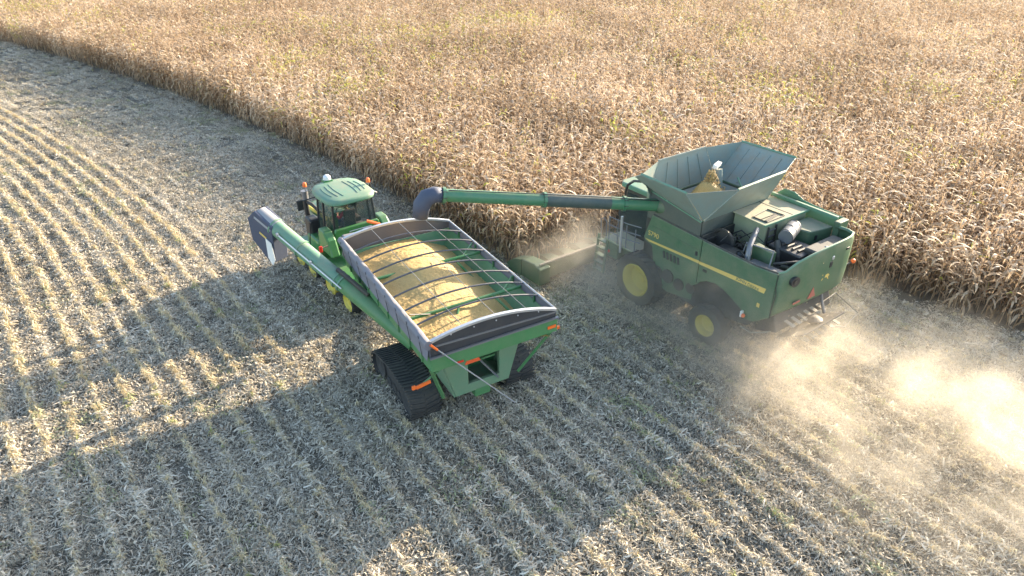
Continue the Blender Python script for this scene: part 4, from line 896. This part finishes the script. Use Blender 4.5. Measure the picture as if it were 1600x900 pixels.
# ================================================================== tractor
TR = empty('tractor', (TO.x, TO.y, 0), TT, label='bright green tractor on four rubber tracks pulling the grain cart', cat='tractor')
def bt(b, n, mt, par=TR, **k): return b.build(n, mt, par, **k)
for sg in (1, -1):
    for x0, x1, nm in ((-.05, 1.50, 'rear'), (3.15, 4.45, 'front')):
        xm = (x0 + x1) / 2; y0, y1 = (.85, 1.42) if sg > 0 else (-1.42, -.85)
        tf = bt(MB().box((xm, sg * 1.1, .5), (.9, .25, .25)), 'track_unit', 'dark', bevel=.03)
        track_belt(tf, [(x0, .45, .40), (xm, .95 if nm == 'rear' else .80, .28), (x1, .45, .40)], y0, y1, lug=.16)
        for cx in (x0, x1): MB().lathe([(.39, -.24 * sg), (.39, .22 * sg), (.34, .27 * sg), (.28, .16 * sg), (.12, .12 * sg), (.10, .22 * sg), (.01, .22 * sg)], (cx, sg * 1.14, .45), 'y', 26).build('idler_wheel', 'yellow', tf, smooth=True)
        for dx in (-.28, 0, .28): MB().lathe([(.01, -.2), (.14, -.2), (.14, .2), (.01, .2)], (xm + dx, sg * 1.14, .19), 'y', 14).build('roller', 'dark', tf, smooth=True)
        MB().lathe([(.01, -.2 * sg), (.27, -.2 * sg), (.27, .2 * sg), (.01, .24 * sg)], (xm, sg * 1.12, .92 if nm == 'rear' else .78), 'y', 18).build('drive_wheel', 'dark', tf, smooth=True)
        top = 1.48 if nm == 'rear' else 1.25
        bt(MB().prism([(x0 - .5, top - .45), (x0 - .25, top - .02), (x0 + .1, top + .04), (x1 - .05, top + .04), (x1 + .4, top - .12), (x1 + .4, top - .2), (x1 - .05, top - .05), (x0 + .1, top - .05), (x0 - .2, top - .12), (x0 - .42, top - .5)], 'y', sg * .62 if sg > 0 else -1.62, 1.62 if sg > 0 else -.62), 'fender', 'green_trac', bevel=.025)
bt(MB().box((2.4, 0, .95), (5.6, .75, .7)), 'chassis', 'dark', bevel=.04)
bt(MB().box((-.35, 0, .9), (.9, .7, .8)), 'rear_linkage', 'dark', bevel=.05)
bt(MB().bar((-.4, 0, .55), (-1.1, 0, .55), .12, .08), 'drawbar', 'dark')
bt(MB().box((1.55, 0, 1.62), (1.5, 1.6, .5)), 'cab_base', 'green_trac', bevel=.06)
# hood
hp = [(-.52, 1.25), (-.52, 2.0), (-.42, 2.38), (-.2, 2.52), (.2, 2.52), (.42, 2.38), (.52, 2.0), (.52, 1.25)]
hood = bt(MB().loft([[(x_, y * s, z * (1 if z < 1.5 else 1 + dz)) for y, z in hp] for x_, s, dz in ((3.05, 1.05, .03), (4.2, 1.0, .0), (5.1, .95, -.05), (5.55, .88, -.12), (5.7, .7, -.2))]), 'hood', 'green_trac', smooth=True)
for sg in (1, -1):
    MB().prism([(3.1, 2.32), (5.2, 2.22), (5.2, 2.34), (3.1, 2.48)], 'y', sg * .515, sg * .56).build('stripe', 'yellow', hood)
    MB().prism([(3.15, 1.4), (4.9, 1.4), (4.9, 2.12), (3.15, 2.2)], 'y', sg * .54, sg * .57).build('hood_grille', 'black' if sg < 0 else 'deck', hood, bevel=.02)
    bt(MB().box((3.0, sg * .95, 1.55), (1.1, .62, .62)), 'fuel_tank', 'green_trac' if sg > 0 else 'black', bevel=.1)
st_ = bt(MB().tube([(4.15, .88, 1.5), (4.15, .88, 2.2)], .14, 14), 'exhaust_stack', 'black', smooth=True)
MB().tube([(4.15, .88, 2.2), (4.15, .90, 2.95), (4.2, .92, 3.2)], .11, 14, radii=[.10, .10, .12]).build('exhaust_pipe', 'black', st_, smooth=True)
MB().tube([(4.15, .88, 2.95), (4.15, .88, 3.32)], .135, 14).build('stack_tip', 'grey', st_, smooth=True)
bt(MB().box((3.55, .95, 2.0), (.55, .45, .9)), 'air_filter_housing', 'black', bevel=.1)
bt(MB().tube([(3.6, .55, 2.5), (3.9, .75, 2.8), (4.1, .85, 2.85)], .07, 10), 'intake_duct', 'black', smooth=True)
for k in range(4): bt(MB().box((2.75 + .02 * k, 1.35 + .03 * k, .55 + .3 * k), (.55, .22, .04)), 'cab_step', 'dark')
bt(MB().tube([(3.05, 1.45, .6), (3.0, 1.35, 1.8), (2.95, 1.25, 2.5)], .022, 8), 'grab_rail', 'black', smooth=True)
# cab
CZ0, CZ1 = 1.85, 3.52
cf = bt(MB().box((2.45, 0, 1.85), (1.9, 1.9, .12)), 'cab_floor', 'dark', bevel=.03)
posts = [((1.62, .86, 1.9), (1.72, .78, CZ1)), ((1.62, -.86, 1.9), (1.72, -.78, CZ1)), ((3.35, .80, 1.9), (3.2, .72, CZ1)), ((3.35, -.80, 1.9), (3.2, -.72, CZ1)), ((2.35, .96, 1.9), (2.35, .86, CZ1)), ((2.35, -.96, 1.9), (2.35, -.86, CZ1))]
for a_, b_ in posts: bt(MB().bar(a_, b_, .08, .08), 'cab_pillar', 'black', bevel=.015)
def pane(a_, b_, c_, d_, nm='window'): bt(MB().plate([a_, b_, c_, d_], .008), nm, 'glass')
pane((1.58, .84, 2.62), (1.58, -.84, 2.62), (1.70, -.76, 3.5), (1.70, .76, 3.5), 'rear_window')
pane((3.36, .78, 2.3), (3.36, -.78, 2.3), (3.21, -.7, 3.5), (3.21, .7, 3.5), 'windscreen')
for sg in (1, -1):
    pane((1.66, sg * .88, 1.95), (2.31, sg * .97, 1.95), (2.31, sg * .87, 3.5), (1.74, sg * .8, 3.5), 'side_window')
    pane((2.39, sg * .97, 1.95), (3.31, sg * .82, 1.95), (3.18, sg * .74, 3.5), (2.39, sg * .87, 3.5), 'door_window')
bt(MB().prism([(.92, 1.95), (.92, 2.5), (.86, 2.62), (-.86, 2.62), (-.92, 2.5), (-.92, 1.95)], 'x', 1.45, 1.60), 'rear_cab_panel', 'green_trac', bevel=.04)
bt(MB().tube([(1.43, .35, 2.3), (1.43, .35, 2.45), (1.43, -.55, 2.45), (1.43, -.55, 2.3)], .018, 6), 'rear_handle', 'alu')
for sg in (1, -1):
    bt(MB().prism([(1.05, 1.75), (1.30, 2.35), (1.62, 2.62), (2.1, 2.62), (2.2, 1.75)], 'y', sg * .95 if sg > 0 else -1.32, 1.32 if sg > 0 else -.95), 'rear_fender_box', 'green_trac', bevel=.07)
    a = bt(MB().tube([(1.2, sg * 1.35, 2.25), (1.15, sg * 1.62, 2.25)], .025, 8), 'light_arm', 'dark')
    MB().box((1.12, sg * 1.66, 2.23), (.08, .12, .24)).build('turn_signal', 'red' if sg > 0 else 'orange', a, bevel=.02)
    m_ = bt(MB().tube([(3.1, sg * .8, 3.4), (3.25, sg * 1.35, 3.3)], .022, 8), 'mirror_arm', 'black')
    MB().box((3.25, sg * 1.42, 3.15), (.06, .24, .42)).build('mirror', 'black', m_, bevel=.03)
    for dx in (0, .3): bt(MB().box((1.72 + 1.5 * (dx > 0), sg * .62, 3.46), (.1, .22, .12)), 'work_light', 'alu', bevel=.02)
bt(MB().tube([(1.75, -.95, 3.62), (1.9, -1.12, 3.5), (2.15, -1.12, 3.48)], .025, 8), 'roof_rail', 'alu', smooth=True)
# roof with raised strips whose darker green stands for the shade in grooves
rp = [(1.42, .55), (1.50, .78), (1.75, .95), (2.6, 1.0), (3.2, .92), (3.5, .72), (3.62, .4), (3.66, 0)]; rp = rp + [(a, -b) for a, b in rp[::-1][1:]]
def rz(s, z): return [(2.5 + (a - 2.5) * s, b * s, z) for a, b in rp]
from mathutils.bvhtree import BVHTree
rb_ = MB().loft([rz(.95, 3.50), rz(1.0, 3.55), rz(1.0, 3.64), rz(.97, 3.70), rz(.90, 3.735), rz(.5, 3.76)])
tree = BVHTree.FromPolygons([Vector(v_) for v_ in rb_.v], rb_.f)
roof = bt(rb_, 'roof', 'green_light', smooth=True)
for sg in (1, -1):
    for k in range(3):
        pts = []
        for i in range(9):
            xx = 1.75 + .08 * k + (1.35 - .18 * k) * i / 8; yy = sg * (.28 + .19 * k + .05 * math.sin(math.pi * i / 8)); h_ = tree.ray_cast(Vector((xx, yy, 5)), Vector((0, 0, -1)))[0]
            pts.append((xx, yy, (h_.z if h_ else 3.75) + .002))
        MB().tube(pts, .016, 6).build('roof_groove_shade', 'teal', roof)
gd = bt(MB().lathe([(.01, .18), (.08, .17), (.14, .12), (.15, .04), (.15, 0), (.01, 0)], (3.55, .12, 3.80), 'z', 18), 'positioning_dome', 'white', smooth=True)
MB().box((3.55, .12, 3.74), (.3, .36, .1)).build('dome_base', 'green_trac', gd, bevel=.02)
for x_, y_ in ((3.35, 1.10), (2.35, -1.02)):
    bc = bt(MB().tube([(x_, y_ * .9, 3.6), (x_, y_, 3.62), (x_, y_, 3.78)], .02, 8), 'beacon', 'grey')
    MB().lathe([(.01, .17), (.05, .16), (.075, .11), (.08, 0), (.01, 0)], (x_, y_, 3.80), 'z', 14).build('beacon_lens', 'orange', bc, smooth=True)
# seat, wheel, console
seat = bt(MB().box((2.35, 0, 2.30), (.5, .5, .14)), 'operator_seat', 'seat', bevel=.04)
MB().box((2.10, 0, 2.68), (.14, .48, .7), (0, R(-8), 0)).build('seat_back', 'seat', seat, bevel=.05)
MB().box((2.35, 0, 2.08), (.3, .3, .32)).build('seat_base', 'dark', seat)
bt(MB().box((2.55, -.42, 2.45), (.6, .22, .18)), 'armrest_console', 'dark', bevel=.03)
sw = bt(MB().tube([(3.1, 0, 2.0), (2.95, 0, 2.6)], .04, 8), 'steering_column', 'dark')
MB().tube([(2.93 + .05 * math.sin(a), .19 * math.cos(a), 2.62 + .18 * math.sin(a)) for a in [2 * math.pi * k / 20 for k in range(21)]], .016, 6).build('steering_wheel', 'black', sw)
bt(MB().box((2.9, -.55, 2.85), (.05, .25, .2)), 'display', 'black', bevel=.01)

# ================================================================== driver
def skinned(name, J, edges, mat, parent, root=0):
    me = bpy.data.meshes.new(name); me.from_pydata([j[0] for j in J], edges, []); o = bpy.data.objects.new(name, me); COL.objects.link(o)
    bpy.context.view_layer.objects.active = o
    md = o.modifiers.new('skin', 'SKIN'); 
    if not me.skin_vertices: me.attributes.new('skin', 'FLOAT', 'POINT') if False else None
    bm = bmesh.new(); bm.from_mesh(me); ly = bm.verts.layers.skin.verify(); bm.verts.ensure_lookup_table()
    for v_, j in zip(bm.verts, J): v_[ly].radius = (j[1], j[1] if len(j) < 3 else j[2]); v_[ly].use_root = (v_.index == root)
    bm.to_mesh(me); bm.free()
    s = o.modifiers.new('smooth', 'SUBSURF'); s.levels = 1; s.render_levels = 2; me.materials.append(M[mat])
    o.parent = parent; return o
drv = empty('person', toworld(TO, TT, (2.35, 0, 2.37)), TT, label='person in red shirt and dark cap seated inside the tractor cab', cat='person')
# joints relative to the seat: x forward, y left, z up
J = [((-.05, 0, .08), .15), ((-.08, 0, .30), .14), ((-.08, 0, .46), .15), ((-.07, 0, .56), .06), ((-.05, 0, .64), .055),
     ((-.08, .17, .49), .06), ((.0, .30, .27), .045), ((.22, .30, .26), .036), ((.36, .22, .30), .03),
     ((-.08, -.17, .49), .06), ((-.02, -.32, .28), .045), ((.2, -.38, .17), .036), ((.3, -.38, .15), .03),
     ((.0, .1, .07), .09), ((.42, .13, .10), .065), ((.50, .13, -.32), .045), ((.62, .13, -.38), .04),
     ((.0, -.1, .07), .09), ((.42, -.14, .10), .065), ((.50, -.14, -.32), .045), ((.62, -.14, -.38), .04)]
E_ = [(0, 1), (1, 2), (2, 3), (3, 4), (2, 5), (5, 6), (6, 7), (7, 8), (2, 9), (9, 10), (10, 11), (11, 12), (0, 13), (13, 14), (14, 15), (15, 16), (0, 17), (17, 18), (18, 19), (19, 20)]
skinned('body', J, E_, 'skin', drv)
shirt = [(J[i][0], J[i][1] * 1.14) for i in range(3)] + [(J[5][0], .07), (J[6][0], .056), (J[7][0], .045), (J[9][0], .07), (J[10][0], .056), (J[11][0], .045)]
skinned('shirt', shirt, [(0, 1), (1, 2), (2, 3), (3, 4), (4, 5), (2, 6), (6, 7), (7, 8)], 'shirt', drv)
tr_ = [(J[0][0], .155), (J[13][0], .1), (J[14][0], .075), (J[15][0], .056), (J[17][0], .1), (J[18][0], .075), (J[19][0], .056)]
skinned('trousers', tr_, [(0, 1), (1, 2), (2, 3), (0, 4), (4, 5), (5, 6)], 'jeans', drv)
head = MB().ball((-.01, 0, .78), .105, 16, 1.2)
head.box((.10, 0, .77), (.03, .025, .04)); head.box((0, .105, .78), (.04, .02, .06)); head.box((0, -.105, .78), (.04, .02, .06))
head.build('head', 'skin', drv, smooth=True)
MB().lathe([(.001, .15), (.07, .13), (.112, .07), (.118, 0)], (-.015, 0, .79), 'z', 18).build('cap', 'hair', drv, smooth=True)
MB().prism([(.06, -.08), (.20, -.05), (.20, .05), (.06, .08)], 'z', .80, .815).build('cap_peak', 'hair', drv)
for sg, (hx, hy, hz) in ((1, (.38, .21, .31)), (-1, (.32, -.38, .15))):
    fg = MB()
    for k in range(4):
        yy = hy + (-.03 + .02 * k); L_ = (.055, .065, .062, .05)[k]
        fg.tube([(hx, yy, hz), (hx + .05, yy, hz + .01), (hx + .05 + L_ * .5, yy, hz - .01), (hx + .04 + L_ * .5, yy, hz - .045)], .009, 6, radii=[.011, .0095, .009, .007])
    fg.tube([(hx - .01, hy - sg * .03, hz), (hx + .03, hy - sg * .06, hz), (hx + .06, hy - sg * .05, hz - .02)], .011, 6); fg.box((hx + .01, hy, hz), (.09, .08, .03))
    fg.build('hand', 'skin', drv, smooth=True)

# ================================================================== dust
def dust(name, O, T, box, blobs, dens, col, label, aniso=.35, nscale=.5, step=None, sharp=1.6):
    """a closed volume whose density is a sum of soft ellipsoids torn by noise; everything in the machine's own frame"""
    x0, x1, y0, y1, z0, z1 = box; b = MB().box(((x0 + x1) / 2, (y0 + y1) / 2, (z0 + z1) / 2), (x1 - x0, y1 - y0, z1 - z0))
    m = bpy.data.materials.new(name); m.use_nodes = True; N = m.node_tree.nodes; L = m.node_tree.links; N.clear()
    out = N.new("ShaderNodeOutputMaterial"); pv = N.new("ShaderNodeVolumePrincipled"); L.new(pv.outputs[0], out.inputs['Volume'])
    pv.inputs['Color'].default_value = (*col, 1); pv.inputs['Anisotropy'].default_value = aniso
    tc = N.new("ShaderNodeTexCoord").outputs['Object']; tot = None
    wn = N.new("ShaderNodeTexNoise"); wn.inputs['Scale'].default_value = nscale * .9; wn.inputs['Detail'].default_value = 3; L.new(tc, wn.inputs['Vector'])
    wv = N.new("ShaderNodeVectorMath"); wv.operation = 'MULTIPLY_ADD'; L.new(wn.outputs['Color'], wv.inputs[0]); wv.inputs[1].default_value = (2.2, 2.2, 1.2); L.new(tc, wv.inputs[2])
    wv2 = N.new("ShaderNodeVectorMath"); wv2.operation = 'SUBTRACT'; L.new(wv.outputs[0], wv2.inputs[0]); wv2.inputs[1].default_value = (1.1, 1.1, .6)
    for (c_, r_, a) in blobs:
        s = N.new("ShaderNodeVectorMath"); s.operation = 'SUBTRACT'; L.new(wv2.outputs[0], s.inputs[0]); s.inputs[1].default_value = c_
        d_ = N.new("ShaderNodeVectorMath"); d_.operation = 'DIVIDE'; L.new(s.outputs[0], d_.inputs[0]); d_.inputs[1].default_value = r_
        l_ = N.new("ShaderNodeVectorMath"); l_.operation = 'DOT_PRODUCT'; L.new(d_.outputs[0], l_.inputs[0]); L.new(d_.outputs[0], l_.inputs[1])
        e = mth(N, L, 'POWER', 2.71828, mth(N, L, 'MULTIPLY', l_.outputs['Value'], -1.4)); e = mth(N, L, 'MULTIPLY', e, a)
        tot = e if tot is None else mth(N, L, 'ADD', tot, e)
    n1 = N.new("ShaderNodeTexNoise"); n1.inputs['Scale'].default_value = nscale; n1.inputs['Detail'].default_value = 6; n1.inputs['Roughness'].default_value = .62; L.new(tc, n1.inputs['Vector'])
    nf = mth(N, L, 'MULTIPLY_ADD', n1.outputs['Fac'], sharp * 2.2, .62 - sharp * 1.1, True)
    f = mth(N, L, 'MULTIPLY', tot, nf)
    f = mth(N, L, 'MAXIMUM', mth(N, L, 'SUBTRACT', f, .02), 0.0)
    L.new(mth(N, L, 'MULTIPLY', f, dens), pv.inputs['Density'])
    o = b.build(name, m, None, label=label, cat='dust', kind='stuff'); o.location = (O.x, O.y, 0); o.rotation_euler = (0, 0, T)
    return o
dust('dust_cloud', CO, CT, (-20, -2.5, -12, 9.5, .02, 4.6),
     [((-7.0, .3, .9), (1.3, 1.4, .9), 1.5), ((-8.7, -.1, 1.0), (1.6, 1.2, .9), .9), ((-10.4, -.8, 1.1), (1.8, 1.4, 1.0), 1.5), ((-12.3, -.5, 1.0), (2.0, 1.8, 1.1), 1.2),
      ((-7.0, 2.9, .8), (2.0, 2.0, 1.0), 1.0), ((-9.4, 3.2, .7), (2.6, 2.4, .9), .55), ((-11.6, 3.0, .6), (3.6, 2.8, .9), .45), ((-9.5, -3.2, .9), (3.0, 1.9, 1.0), .50), ((-13.4, 1.6, .7), (3.2, 3.0, 1.0), .40), ((-5.8, -1.8, 1.0), (1.2, 1.8, 1.2), .6), ((-14.5, -3.5, 1.0), (3, 3, 1.2), .6)],
     .26, (.98, .89, .76), 'thick pale yellow dust and chaff cloud blown out behind the combine harvester', nscale=.8, sharp=2.0)
dust('dust_haze', CO, CT, (-7.5, 5.5, .3, 6.0, .02, 3.6),
     [((-3.2, 2.6, .9), (2.6, 1.4, 1.2), 1.2), ((.2, 2.8, 1.1), (1.8, 1.4, 1.2), 1.1), ((3.0, 2.6, .9), (1.4, 2.0, .9), .8), ((-5.6, 2.2, 1.1), (1.7, 1.7, 1.3), 1.2), ((1.8, 2.4, 2.0), (1.2, 1.0, 1.0), .6), ((-3.0, 2.6, 2.6), (3.2, 1.0, 1.2), .35)],
     .42, (.90, .83, .74), 'thin brown dust drifting round the wheels and header of the combine harvester', nscale=.8, sharp=1.1)
# chaff in the air
random.seed(77); ch = MB()
for i in range(5500):
    t = random.random(); cx = -5.8 - 8 * t ** 1.1 + random.gauss(0, .6); cy = 1.2 - 1.2 * t + random.gauss(0, 1.2 + 2.2 * t); cz = max(.12, abs(random.gauss(.9, .7)))
    a = random.uniform(0, 6.28); d_ = Vector((math.cos(a), math.sin(a), random.uniform(-1, 1))).normalized() * random.uniform(.012, .06); s_ = Vector((-d_.y, d_.x, random.uniform(-.02, .02))).normalized() * random.uniform(.005, .014)
    c_ = Vector((cx, cy, cz)); ch.add([c_ - d_, c_ + s_, c_ + d_, c_ - s_], [(0, 1, 2, 3)])
o = ch.build('flying_chaff', 'chaff', None, kind='stuff', label='bits of chaff flying in the dust behind the combine harvester', cat='chaff'); o.location = (CO.x, CO.y, 0); o.rotation_euler = (0, 0, CT)
